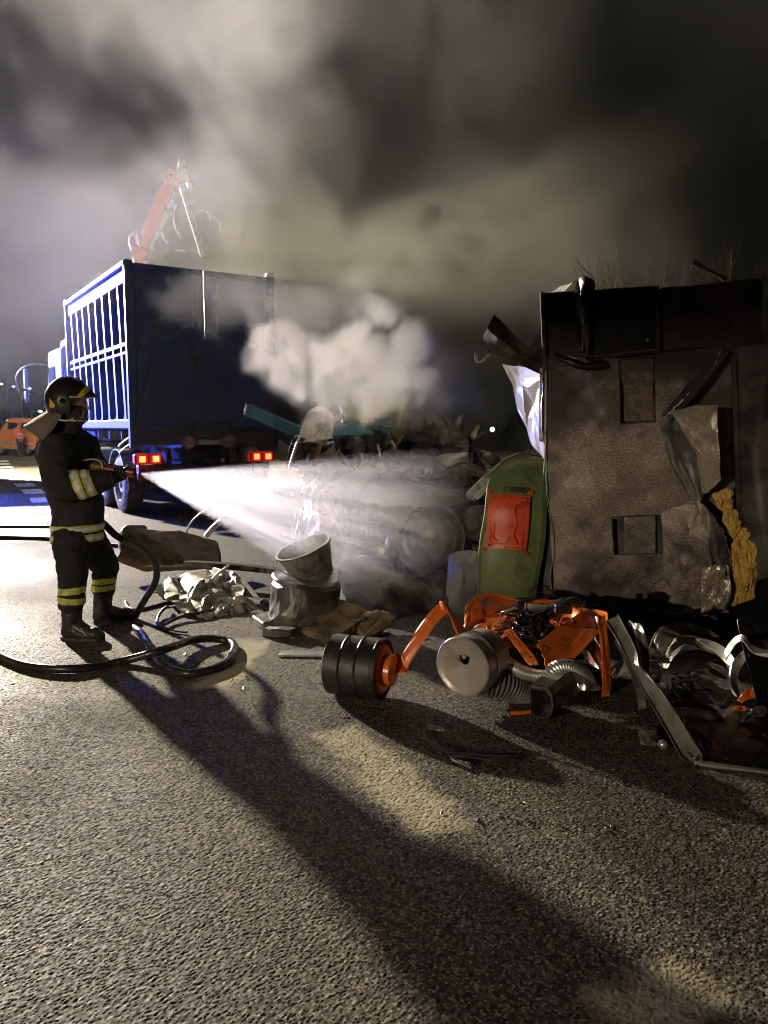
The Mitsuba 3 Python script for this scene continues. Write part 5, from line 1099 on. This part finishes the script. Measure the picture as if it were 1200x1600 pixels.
for i, (pts, w, b, lab) in enumerate([([(1008, 1072, 4.1), (1030, 1058, 4.2), (1062, 1066, 4.2), (1100, 1090, 4.0), (1132, 1122, 3.8)], .03, 'galvanised', 'long bent silver strip lying across the glossy panel'), ([(1168, 1020, 4.05), (1150, 1042, 4.05), (1146, 1068, 4.0), (1158, 1090, 3.9)], .025, 'zinc', 'short curved strip hanging below the bright bent trim'),
                                      ([(962, 1004, 4.35), (985, 1040, 4.2), (1000, 1080, 4.0), (1004, 1108, 3.85)], .02, 'galvanised', 'thin silver strip between the orange side strip and the twisted channel'), ([(1096, 1000, 4.6), (1120, 1012, 4.5), (1142, 1036, 4.35), (1150, 1060, 4.25)], .03, 'aluminium', 'bright strip curving down from the pale hood like sheet'),
                                      ([(1040, 1118, 3.75), (1072, 1100, 3.85), (1104, 1104, 3.85), (1140, 1090, 3.95)], .018, 'zinc', 'narrow grey strip above the dark red sheet')]):
    p_ = spline([at(*q) for q in pts], 30)
    say(obj('metal_strip', sweep([(-w, -.002), (w, -.002), (w, .010), (w - .003, .010), (w - .003, .002), (-w, .002)], p_, side=np.stack([np.cos(np.linspace(0, 1.6, 30) + i), .3 + 0 * p_[:, 0], np.sin(np.linspace(0, 1.6, 30) + i)], -1)), b), lab, 'metal strip')
for i, (ct, lab) in enumerate([([[(1148, 1092, 3.9), (1160, 1082, 3.9), (1172, 1070, 3.95)], [(1160, 1098, 3.85), (1172, 1092, 3.85), (1182, 1090, 3.85)]], 'upper orange scrap under the leaning plum panel'), ([[(1143, 1108, 3.8), (1160, 1104, 3.8)], [(1148, 1112, 3.75), (1172, 1108, 3.75)]], 'lower orange sliver under the leaning plum panel')]):
    heap('orange_scrap', ct, 'orange_paint', lab, 'metal scrap', seed=10 + i, n=(14, 12), amp=.012)
heap('bent_plate', [[(1040, 1062, 4.25), (1075, 1050, 4.35), (1110, 1046, 4.4)], [(1050, 1078, 4.1), (1085, 1068, 4.2), (1122, 1066, 4.25)]], 'galvanised', 'low bent grey plate on the glossy panel beside the twisted channel', seed=16, n=(20, 14), amp=.025)
heap('bent_plate', [[(1098, 1040, 4.45), (1128, 1052, 4.35), (1150, 1078, 4.2)], [(1104, 1032, 4.5), (1136, 1044, 4.4), (1158, 1070, 4.25)]], 'zinc', 'narrow bent strip between the pale hood like sheet and the orange scraps', seed=17, n=(26, 8), amp=.015)
heap('red_sheet', [[(1160, 1140, 3.68), (1185, 1136, 3.7), (1222, 1140, 3.68)], [(1168, 1160, 3.56), (1192, 1158, 3.56), (1226, 1160, 3.56)]], 'dark_red', 'dark red shard on the glossy panel at the right edge', 'panel', seed=18, n=(16, 12), amp=.02)
heap('bent_plate', [[(1150, 1120, 3.80), (1165, 1108, 3.86), (1190, 1100, 3.9)], [(1156, 1130, 3.74), (1172, 1120, 3.78), (1198, 1114, 3.82)]], 'galvanised', 'small bright crumpled plate below the orange scraps', seed=19, n=(16, 12), amp=.025)
say(obj('cable', tube([at(1050, 1060, 4.2), at(1075, 1085, 4.0), at(1110, 1078, 4.05), at(1140, 1094, 3.95), at(1150, 1070, 4.1)], .006, 6), 'rubber'), 'thin black cable trailing over the glossy panel', 'cable')
say('broken_lamp', 'broken grey lamp with a clear bulb left of the twisted channel foot', 'lamp')
bl_ = gr(1012, 1158)
obj('broken_lamp__plate', sheet([[gr(998, 1140, .05), gr(1022, 1142, .05)], [gr(1000, 1156, .02), gr(1030, 1156, .03)], [gr(1004, 1162, .02), gr(1034, 1164, .02)]], (14, 12), amp=.008, seed=5), 'galvanised')
obj('broken_lamp__bulb', ellipsoid(gr(1036, 1163, .022), (.022, .022, .022), 2), 'aluminium')
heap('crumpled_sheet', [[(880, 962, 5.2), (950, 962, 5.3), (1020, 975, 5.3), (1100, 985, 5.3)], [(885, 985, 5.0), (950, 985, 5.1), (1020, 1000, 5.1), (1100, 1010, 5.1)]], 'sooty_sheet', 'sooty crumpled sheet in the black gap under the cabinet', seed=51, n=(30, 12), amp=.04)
# ------------------------------------------------------------------ far left: recovery van, road worker, street lamps
VO = gr(36, 711)
VM = mat(V(VO[0], VO[1], 0), unit(V(.90, -.43, 0)), unit(V(.43, .90, 0)), V(0, 0, 1))    # local x: to the van's rear, which is to the right
def vv(m):
    return m.copy().apply_transform(VM)
say('orange_van', 'orange van with a lit headlamp on the road at the far left', 'van')
hullv = mf.Manifold.batch_hull([mf.Manifold.sphere(.08, 12).translate(p) for p in [(x, y, z) for y in (-.8, .8) for x, z in ((-1.15, .45), (-1.15, .95), (-.75, 1.12), (1.9, .45), (1.9, 1.2))]])
topv = mf.Manifold.batch_hull([mf.Manifold.sphere(.08, 12).translate(p) for p in [(-.7, -.78, 1.1), (-.7, .78, 1.1), (0, -.68, 1.82), (0, .68, 1.82), (1.8, -.68, 1.82), (1.8, .68, 1.82), (1.9, -.8, 1.1), (1.9, .8, 1.1)]])
obj('orange_van__body', vv(cat_(hullv, topv)), 'van_orange')
obj('orange_van__window', vv(cat_(block((.02, 1.25, .62), m=mat(V(-.42, 0, 1.46), unit(V(.7, 0, -.68)), V(0, 1, 0), unit(V(.68, 0, .7)))))), 'window_glass')
for x in (.35, 1.3):
    obj('orange_van__window', vv(block((.7, .03, .48), (x, -.815, 1.45), m=None)), 'window_glass')
hl = obj('orange_van__headlamp', vv(block((.06, .26, .18), (-1.21, -.6, .82), bevel=.03)), 'sign_white', emitter=em('', (1, .75, .25), 14.0))
obj('orange_van__headlamp', vv(block((.06, .26, .18), (-1.21, .6, .82), bevel=.03)), 'sign_white')
obj('orange_van__bumper', vv(cat_(block((.1, 1.7, .18), (-1.2, 0, .45), bevel=.04), block((2.6, .06, .12), (.6, -.87, .62), bevel=.02), block((2.6, .05, .06), (.6, -.88, .36), bevel=.02))), 'pale_sheet')
for x in (-.55, 1.35):
    for y in (-.84, .84):
        o, sg = V(x, y, .33), (-1 if y < 0 else 1)
        w = obj('orange_van__wheel', vv(lathe([(0, .0), (.2, 0), (.31, .02), (.33, .06), (.33, .18), (.3, .2), (0, .2)], o + V(0, sg * .02, 0), o - V(0, sg, 0), 26)), 'rubber')
        obj(w + '__rim', vv(lathe([(0, .0), (.1, .0), (.19, .02), (.2, .04), (.2, .06)], o + V(0, sg * .04, 0), o - V(0, sg, 0), 20)), 'rim_metal')
# road worker in front of it
wo = gr(32, 713.5)
def wp(dx, z, dy=0):
    return V(wo[0] + dx, wo[1] + dy, z)
say('road_worker', 'road worker in red orange hi-vis jacket and dark trousers beside the orange van', 'person')
wk = [[(wp(.02, 1.62), .085), (wp(.05, 1.58), .075)], [(wp(.0, 1.5), .06), (wp(-.02, 1.38), .08)], [(wp(-.04, 1.36, -.18), .06), (wp(-.04, 1.36, .18), .06), (wp(0, 1.0), .13)], [(wp(0, 1.0), .14), (wp(0, .85, -.08), .1), (wp(0, .85, .08), .1)],
      [(wp(-.04, 1.36, -.18), .06), (wp(-.10, 1.08, -.22), .045)], [(wp(-.10, 1.08, -.22), .045), (wp(.05, .88, -.22), .035)], [(wp(-.04, 1.36, .18), .06), (wp(.05, 1.08, .24), .045)], [(wp(.05, 1.08, .24), .045), (wp(.22, 1.0, .18), .035)],
      [(wp(0, .85, -.1), .095), (wp(.02, .47, -.12), .065)], [(wp(.02, .47, -.12), .065), (wp(-.03, .08, -.12), .05)], [(wp(0, .85, .1), .095), (wp(.03, .47, .14), .065)], [(wp(.03, .47, .14), .065), (wp(.0, .08, .15), .05)]]
wk += [[(wp(.05, .88, -.22), .03), (wp(.09, .82, -.23), .022)]] + [[(wp(.09, .82, -.23), .02), (wp(.10 + .01 * i, .75 - .005 * i, -.25 + .016 * i), .009)] for i in range(4)] + [[(wp(.08, .84, -.22), .018), (wp(.13, .80, -.21), .01)]]
wk += [[(wp(.22, 1.0, .18), .03), (wp(.27, .99, .17), .022)]] + [[(wp(.27, .99, .17), .02), (wp(.34, .97 + .016 * i, .16), .009)] for i in range(4)] + [[(wp(.26, 1.01, .17), .018), (wp(.29, 1.05, .15), .01)]]
obj('road_worker__body', skin(chain(wk, 12), .03, 4), 'skin', smooth=60)
obj('road_worker__jacket', skin(chain([[(wp(-.04, 1.38, -.18), .085), (wp(-.04, 1.38, .18), .085), (wp(0, .98), .17)], [(wp(0, 1.0), .17), (wp(0, .80), .175)], [(wp(-.04, 1.36, -.18), .085), (wp(-.10, 1.08, -.22), .07)], [(wp(-.10, 1.08, -.22), .07), (wp(.04, .9, -.22), .055)], [(wp(-.04, 1.36, .18), .085), (wp(.05, 1.08, .24), .07)], [(wp(.05, 1.08, .24), .07), (wp(.2, 1.0, .18), .055)], [(wp(0, 1.45), .09), (wp(-.02, 1.36), .1)]], 12), .03, 4), 'hi_vis', smooth=60)
jm = skin(chain([[(wp(-.04, 1.38, -.18), .085), (wp(-.04, 1.38, .18), .085), (wp(0, .98), .17)], [(wp(0, 1.0), .17), (wp(0, .80), .175)]], 12), .03, 4)
for z in (.92, 1.12):
    obj('road_worker__reflective_band', band(jm, [0, 0, z], [0, 0, 1], .06, .012), 'silver_tape', smooth=60)
obj('road_worker__trousers', skin(chain([[(wp(0, .85, -.1), .12), (wp(0, .85, .1), .12), (wp(0, .9), .15)], [(wp(0, .83, -.1), .12), (wp(.02, .47, -.12), .09)], [(wp(.02, .47, -.12), .09), (wp(-.02, .12, -.12), .085)], [(wp(0, .83, .1), .12), (wp(.03, .47, .14), .09)], [(wp(.03, .47, .14), .09), (wp(.0, .12, .15), .085)]], 12), .03, 4), 'denim', smooth=60)
for dy, dx in ((-.12, -.02), (.15, .01)):
    obj('road_worker__boot', skin(chain([[(wp(dx, .12, dy), .06), (wp(dx, .06, dy), .055), (wp(dx + .16, .05, dy), .045)]], 12), .02, 2), 'boot_leather', smooth=60)
obj('road_worker__hard_hat', skin(chain([[(wp(.02, 1.68), .105), (wp(.03, 1.64), .11)], [(wp(.12, 1.63), .02), (wp(.03, 1.63, .1), .02), (wp(.03, 1.63, -.1), .02)]], 14), .02, 3).slice_plane([0, 0, 1.62], [0, 0, 1], cap=True), 'hi_vis', smooth=60)
# street lamps far off
for i, (px, py, y, pw) in enumerate([(2, 600, 150, 9), (21, 604, 170, 7), (46, 607, 140, 5), (63, 643, 120, 6), (12, 657, 160, 4)]):
    h = at(px, py, y)
    nm = obj('street_lamp__lamp_head', ellipsoid(h, (.3, .25, .15), 2), 'sign_white', emitter=em('', (.8, .85, 1), pw))
    k = nm.split('__')[1].replace('lamp_head', '')
    d = scene.pop(nm); labels.pop(nm, None)
    key = 'street_lamp' + (f'_{i:03d}' if i else '')
    scene[key + '__lamp_head'] = d
    obj(key + '__pole', cat_(tube([(h[0] - 1.5, h[1], 0), (h[0] - 1.5, h[1], h[2] - .3)], .12, 8), tube([(h[0] - 1.5, h[1], h[2] - .3), (h[0] - 1.2, h[1], h[2] + .1), (h[0] - .2, h[1], h[2] + .25)], .07, 8)), 'chassis')
    say(key, ('tiny distant street lamp cut by the left edge, highest of the row', 'second tiny distant street lamp from the left edge', 'third tiny distant street lamp from the left edge', 'tiny distant street lamp just left of the firefighter helmet', 'tiny distant street lamp lowest by the left edge, above the orange van')[i], 'street lamp', 'distant street lamps at the left edge')

# ------------------------------------------------------------------ leafless tree behind the cabinet
rng = np.random.default_rng(11)
tb = at(965, 640, 12.0)
twigs, limbs = [], []
def grow(p, d, L, r, depth):
    q = p + d * L
    mid = (p + q) / 2 + rng.normal(0, L * .06, 3)
    (limbs if depth > 3 else twigs).append(tube([p, mid, q], [r, r * .7], 5, n=5, cap=False))
    if depth == 0:
        return
    for _ in range(3 if depth > 1 else 4):
        nd = unit(d + rng.normal(0, .33, 3) + V(0, 0, .10))
        grow(p + (q - p) * rng.uniform(.55, 1), nd, L * rng.uniform(.6, .85), max(r * .55, .0035), depth - 1)
grow(V(tb[0], tb[1], 0), unit(V(0, 0, 1)), 1.75, .05, 5)
obj('bare_tree__trunk', cat_(*limbs), 'bark')
obj('bare_tree__twigs', cat_(*twigs), 'bark', kind='stuff')
say('bare_tree', 'thin leafless tree showing above the top of the wrecked cabinet', 'tree')
# ------------------------------------------------------------------ outside the frame: rescue van with blue lights, light tower, work light on a tripod
def lamp_quad(c, target, w, h):
    z = unit(target - c)
    x = unit(np.cross(V(0, 0, 1), z))
    y = np.cross(z, x)
    return (np.array([c - x * w - y * h, c + x * w - y * h, c + x * w + y * h, c - x * w + y * h]), np.array([[0, 1, 2], [0, 2, 3]])), mat(c, x, y, z)
EM = mat(V(CAR[0], CAR[1], 0), V(math.cos(CA), math.sin(CA), 0), V(-math.sin(CA), math.cos(CA), 0), V(0, 0, 1))     # local y: along the van
def ee(key, m, b, **k):
    return obj('rescue_van__' + key, tm(m).copy().apply_transform(EM), b, **k)
say('rescue_van', 'red rescue van with blue roof lights, outside the left edge', 'van')
hullm = lambda pts, r: mf.Manifold.batch_hull([mf.Manifold.sphere(r, 12).translate(q) for q in pts])
ee('body', hullm([(x, y, z) for x in (-.95, .95) for y, z in ((-2.7, .45), (-2.7, 1.1), (-1.6, 2.48), (2.7, 2.48), (2.7, .45))], .1), 'engine_red')
for x in (-1.045, 1.045):
    ee('window', block((.02, .9, .6), (x, -1.0, 1.75), bevel=.005), 'window_glass')
    ee('stripe', block((.012, 4.6, .22), (x, .3, 1.15), bevel=.004), 'silver_tape')
ee('windscreen', block((1.6, .03, .95), m=mat(V(0, -2.23, 1.86), V(1, 0, 0), unit(V(0, .62, -.78)) * 1, unit(V(0, .78, .62)))), 'window_glass')
for y in (-1.75, 1.6):
    for x in (-1.0, 1.0):
        w = ee('wheel', lathe([(0, 0), (.25, 0), (.36, .04), (.36, .22), (.25, .26), (0, .26)], V(x - .13, y, .36), V(x + 1, y, .36), 28), 'rubber')
bc = ee('light_bar', block((1.5, .28, .06), (0, -1.3, 2.61), bevel=.02), 'chassis')
for x in (-.6, .6):
    obj(bc + '__beacon', lathe([(0, .0), (.1, .0), (.1, .12), (.07, .16), (0, .17)], V(x, -1.3, 2.645), V(x, -1.3, 4), 14).apply_transform(EM), 'sign_white', emitter={**em('', (.045, .11, 1.0), BLUE), 'sampling_weight': 0.7})
for x in (-.55, .55):  # low blue lamps added to strengthen the blue on the road
    g = ee('grille_light', block((.14, .05, .1), (x, -2.82, .92), bevel=.01), 'chassis')
    gv = np.array([(x - .055, -2.852, .88), (x + .055, -2.852, .88), (x + .055, -2.852, .96), (x - .055, -2.852, .96)])
    gm = trimesh.Trimesh(gv, [[0, 1, 2], [0, 2, 3]], process=False)
    obj(g + '__lens', gm.apply_transform(EM), 'sign_white', smooth=False, emitter={**em('', (.045, .11, 1.0), BLUE * 1.3), 'sampling_weight': 0.3})
# light tower: trailer, telescopic mast, main lamp head, and one added to light the orange van
say('light_tower', 'trailer light tower with a tall mast, outside the left edge', 'light tower')
def lt(key, m, b, **k):
    return obj('light_tower__' + key, m, b, **k)
lt('trailer', block((1.5, 2.6, .9), (LAMP[0], LAMP[1] + .6, .95), bevel=.08), 'galvanised')
for x in (-.8, .8):
    lt('wheel', lathe([(0, 0), (.3, 0), (.33, .04), (.33, .18), (.3, .22), (0, .22)], V(LAMP[0] + x - .11, LAMP[1] + .6, .34), V(LAMP[0] + 9, LAMP[1] + .6, .34), 24), 'rubber')
lt('mast', lathe([(0, 0), (.09, 0), (.09, 2.6), (.07, 2.6), (.07, 5.0), (.05, 5.0), (.05, LAMP[2] - 1.5), (0, LAMP[2] - 1.5)], V(LAMP[0] - .02, LAMP[1] + .5, 1.4), V(LAMP[0] - .02, LAMP[1] + .5, 9), 14), 'galvanised')
for aim, off, w, h, p, wt in ((LAMP_AIM, V(0, 0, 0), .35, .15, MAIN, 2.6), (V(-17, 42, .6), V(.1, .9, .1), .2, .1, MAIN * .10, .15)):
    q, LM = lamp_quad(LAMP + off, aim, w, h)
    hs = lt('lamp_head', block((2 * w + .1, 2 * h + .1, .24), (0, 0, -.13), LM, bevel=.02), 'chassis')
    obj(hs + '__lens', q, 'sign_white', smooth=False, emitter={**em('', (1.0, .89, .64), p), 'sampling_weight': wt})
lt('cross_arm', block((.9, .06, .06), (LAMP[0], LAMP[1] + .5, LAMP[2] - .05)), 'galvanised')
q2, FM = lamp_quad(FILL, FILL_AIM, .06, .03)
say('work_light', 'unseen work light with added shields on a tripod behind the photographer', 'work light')
obj('work_light__lens', q2, 'sign_white', smooth=False, emitter={**em('', (1.0, .82, .60), FILLP), 'sampling_weight': 1.0})
obj('work_light__housing', block((.38, .2, .1), (0, 0, -.06), FM, bevel=.015), 'chassis')
vz = plate([(-.17, 0), (.17, 0), (.17, .7), (-.17, .7)], (0, 0, 0), V(1, 0, 0), V(0, 0, 1), .006)  # visor added to dim the upper part of the cabinet
vz.apply_transform(trimesh.transformations.rotation_matrix(-math.radians(VISOR), [1, 0, 0]))
vz.apply_translation([0, .035, 0])
obj('work_light__visor', vz.apply_transform(FM), 'chassis')
sf = plate([(-.08, 0), (.08, 0), (.08, .6), (-.08, .6)], (0, 0, 0), V(0, 1, 0), V(0, 0, 1), .006)  # flap added to keep this lamp off the lorry
sf.apply_transform(trimesh.transformations.rotation_matrix(SIDE * math.radians(16), [0, 1, 0]))
sf.apply_translation([SIDE * .068, -.01, 0])
obj('work_light__side_flap', sf.apply_transform(FM), 'chassis')
obj('work_light__tripod', cat_(beam(FILL - V(0, 0, .15), V(FILL[0], FILL[1], 1.0), .03, .03, up=(0, 1, 0)), *[beam(V(FILL[0], FILL[1], 1.1), V(FILL[0] + .5 * math.cos(a), FILL[1] + .5 * math.sin(a), .01), .025, .025, up=(1, 0, 0)) for a in (0, 2.1, 4.2)]), 'chassis')
# ------------------------------------------------------------------ smoke and water spray
def grid(lo, hi, n, fn):
    """a gridvolume of the density fn(points) over the box lo..hi with n = (nx, ny, nz) cells"""
    ax = [np.linspace(lo[k], hi[k], n[k]) for k in range(3)]
    z, y, x = np.meshgrid(ax[2], ax[1], ax[0], indexing='ij')
    d = np.maximum(fn(np.stack([x, y, z], -1)), 0).astype(np.float32)
    return d

def volume(key, d, lo, hi, albedo, g, m=None, exterior=None, scale=1.0):
    m = T() if m is None else m
    scene[key + '_medium'] = {'type': 'heterogeneous', 'albedo': rgb(*albedo), 'scale': scale, 'phase': {'type': 'hg', 'g': g},
                              'sigma_t': {'type': 'gridvolume', 'grid': mi.VolumeGrid(np.ascontiguousarray(d[..., None])), 'filter_type': 'trilinear', 'to_world': m @ T().translate(list(map(float, lo))).scale(list(map(float, hi - lo)))}}
    scene[key] = {'type': 'cube', 'to_world': m @ T().translate(list(map(float, (lo + hi) / 2))).scale(list(map(float, (hi - lo) / 2))), 'bsdf': {'type': 'null'}, 'interior': {'type': 'ref', 'id': key + '_medium'}}
    if exterior:
        scene[key]['exterior'] = {'type': 'ref', 'id': exterior}

def box_edge(p, lo, hi, w):
    return np.minimum.reduce([sstep(0, w[k][0], p[..., k] - lo[k]) for k in range(3)] + [sstep(0, w[k][1], hi[k] - p[..., k]) for k in range(3)])

from scipy.ndimage import map_coordinates
LAT = [np.random.default_rng(900 + k).random((32, 32, 32)).astype(np.float32) for k in range(4)]
def fn3(q, k=0):
    """smooth noise in [0, 1] on a repeating lattice (fast, for the large smoke grids)"""
    i = np.floor(q)
    t = (q - i)
    t = t * t * (3 - 2 * t) + i
    return map_coordinates(LAT[k % 4], np.moveaxis(t, -1, 0).reshape(3, -1), order=1, mode='grid-wrap').reshape(q.shape[:-1])

def ffbm(q, oct=4, k=0, gain=.5):
    return sum(gain ** o * fn3(q * 2 ** o + 11.7 * o, k + o) for o in range(oct)) / sum(gain ** o for o in range(oct))

def warp(p, s, amp, k=0):
    return p + amp * (np.stack([ffbm(p / s + 9.1 * j + k, 2, j + k) for j in range(3)], -1) - .5)

def billow(p, s, k, oct=5, w=.6):
    """cauliflower noise: 0 in the gaps, towards 1 in the billows"""
    q = warp(p, s * 1.6, s * w * 2, k) / s
    return sum(.55 ** o * (1 - np.abs(2 * fn3(q * 2 ** o + 7.3 * o, k + o) - 1)) for o in range(oct)) / sum(.55 ** o for o in range(oct))

SLO, SHI = V(-15, 8.3, 0.06), V(13, 18.3, 13.5)
AXIS = [(at(640, 560, 9.8), .6), (at(560, 440, 11.0), 1.0), (at(430, 370, 12.3), 1.4), (at(420, 260, 13.4), 1.6), (at(400, 140, 14.4), 1.7), (at(360, -20, 15.4), 1.9)]      # the plume climbs from the heap up and to the left
def smoke_density(p):
    x, y, z = p[..., 0], p[..., 1], p[..., 2]
    e = p * [1, .34, 1] + [0, 40, 0]                         # the wind has drawn the smoke out along y
    pw = warp(warp(e, 3.0, 3.4, 2), 1.0, 1.0, 5)
    n = ffbm(pw * .40, 4, 3)
    n2, n3, n4 = billow(pw, 1.9, 7, 4), billow(warp(e, .8, .7, 9), .85, 50, 4), ffbm(warp(e, .5, .4, 4) * 3.2, 3, 23)
    n5 = billow(warp(e, .35, .35, 6), .36, 33, 3)
    tex = sstep(.43, .67, n2 * .34 + n3 * .32 + n4 * .16 + n5 * .18)
    body = (.10 + .90 * sstep(.40, .60, n)) * (.05 + .95 * tex)
    d = 9
    for (a, ra), (c, rc) in zip(AXIS, AXIS[1:]):
        ab = c - a
        t = np.clip(((p - a) @ ab) / (ab @ ab), 0, 1)
        d = np.minimum(d, np.linalg.norm(p - a - t[..., None] * ab, axis=-1) / (ra + (rc - ra) * t))
    pl = sstep(1.5, .1, d + (n2 - .55) * 1.6 + (n3 - .55) * .8) * (.10 + .90 * tex)
    env = (.05 + .95 * sstep(8.0, -1.5, x + .9 * (z - 5.0) - .2 * (y - 15))) * (.14 + .86 * sstep(-9, -2, x))
    lo = 3.2 - 2.4 * sstep(-4, -8, x)
    low = sstep(lo, lo + 2.2, z) * .95 + .05
    return np.minimum(S_BODY * body * env * sstep(11.6, 13.5, y) * low + S_PLUME * pl * sstep(1.6, 3, z) + S_AIR, S_MAX) * box_edge(p, SLO, SHI, ((4, 4), (1.2, 1.5), (.4, 2.5)))
# billowing puffs rolling out of the heap in front of the lorry, kept in a finer box of their own
PLO, PHI = V(-2.6, 7.42, 1.35), V(1.75, 8.28, 4.3)
PY = 7.86
PUFFS = [(at(x, y, PY + dy), r * .9) for x, y, dy, r in ((455, 555, 0, .40), (425, 545, 0, .32), (500, 560, .05, .40), (550, 590, -.05, .42), (545, 545, .05, .34), (470, 595, 0, .30), (610, 610, -.05, .36), (400, 552, 0, .24), (530, 620, -.05, .30), (630, 560, .05, .30), (600, 490, .1, .24), (490, 590, 0, .38), (525, 560, 0, .38), (575, 560, .05, .34), (445, 585, 0, .28), (650, 600, 0, .32), (660, 530, .08, .26), (590, 630, -.05, .30))]
WISPS = [(at(x, y, PY), r * .85) for x, y, r in ((600, 640, .40), (660, 600, .5), (560, 480, .4), (480, 480, .4), (420, 470, .4), (360, 460, .35), (300, 455, .3), (520, 640, .3), (560, 655, .25), (700, 620, .3))]
def puff_density(p):
    p = warp(p, .5, .38, 3)
    e = -1
    for c, r in PUFFS:
        e = np.maximum(e, 1 - np.linalg.norm((p - c) / [r, r * .9, r * .85], axis=-1))
    f = -1
    for c, r in WISPS:
        f = np.maximum(f, 1 - np.linalg.norm((p - c) / [r * 1.2, r, r * .9], axis=-1))
    b = billow(p, .40, 31, 5, .5)
    b2 = billow(p, .16, 37, 4, .4)
    d = sstep(.0, .75, e + (b - .62) * 2.4 + (b2 - .55) * 1.1) * sstep(-.5, .2, e)
    wz = sstep(-.1, .9, f + (b - .6) * 2.0) * .24 * sstep(.35, .75, b * .6 + b2 * .4)
    return np.maximum(d * (.25 + .75 * sstep(.35, .7, b)), wz) * box_edge(p, PLO, PHI, ((.3, .3), (.12, .12), (.25, .5)))
sd_ = grid(SLO, SHI, (186, 66, 98), smoke_density)
volume('smoke', sd_, SLO, SHI, (.93, .92, .87), S_G)
labels['smoke'] = {'kind': 'stuff', 'label': 'grey smoke drifting over the whole scene'}
volume('smoke_puffs', S_PUFF * grid(PLO, PHI, (150, 34, 104), puff_density) + .003, PLO, PHI, (.93, .91, .86), .1)
labels['smoke_puffs'] = {'kind': 'stuff', 'label': 'thick pale puffs of smoke rolling out of the heap'}
# the spray: streaks of drops fanning out from the nozzle; the box stops short of the smoke's
tipn = nz1 + na * .005
hit = at(690, 855, 6.55)
sa = unit(hit - tipn)
sxx, syy, szz = frame(sa)
SM = T(mat(tipn, sxx, syy, szz))
SL = 2.75
def spray_density(q):                       # q: local, z along the jet
    z = np.maximum(q[..., 2], .02)
    a, b = q[..., 0] / z, q[..., 1] / z
    up = np.hypot(a / .25, b / .37)
    st = ffbm(np.stack([a * 30, b * 44, z * .5], -1), 3, 1)
    big = ffbm(np.stack([a * 9, b * 11, z * .9], -1), 3, 2)
    core = np.clip(1 - sstep(.80, 1.0, up + (st - .5) * .18), 0, 1)
    return core * (.40 + 1.05 * sstep(.36, .66, st)) * (.4 + big) * np.minimum(.10 / (z + .06), .28) ** 1.5 * sstep(0, .04, q[..., 2]) / (1 + (z / 2.5) ** 4) * sstep(0, .6, SL - q[..., 2])
QLO, QHI = V(-.70, -1.0, 0.0), V(.70, 1.0, SL)
volume('water_spray', SPRAY * grid(QLO, QHI, (110, 190, 120), spray_density), QLO, QHI, (.97, .95, .97), .62, SM)  # the faint pink cast by the lamps is put into the albedo
labels['water_spray'] = {'kind': 'stuff', 'label': 'fan of water spray from the nozzle to the burnt heap'}
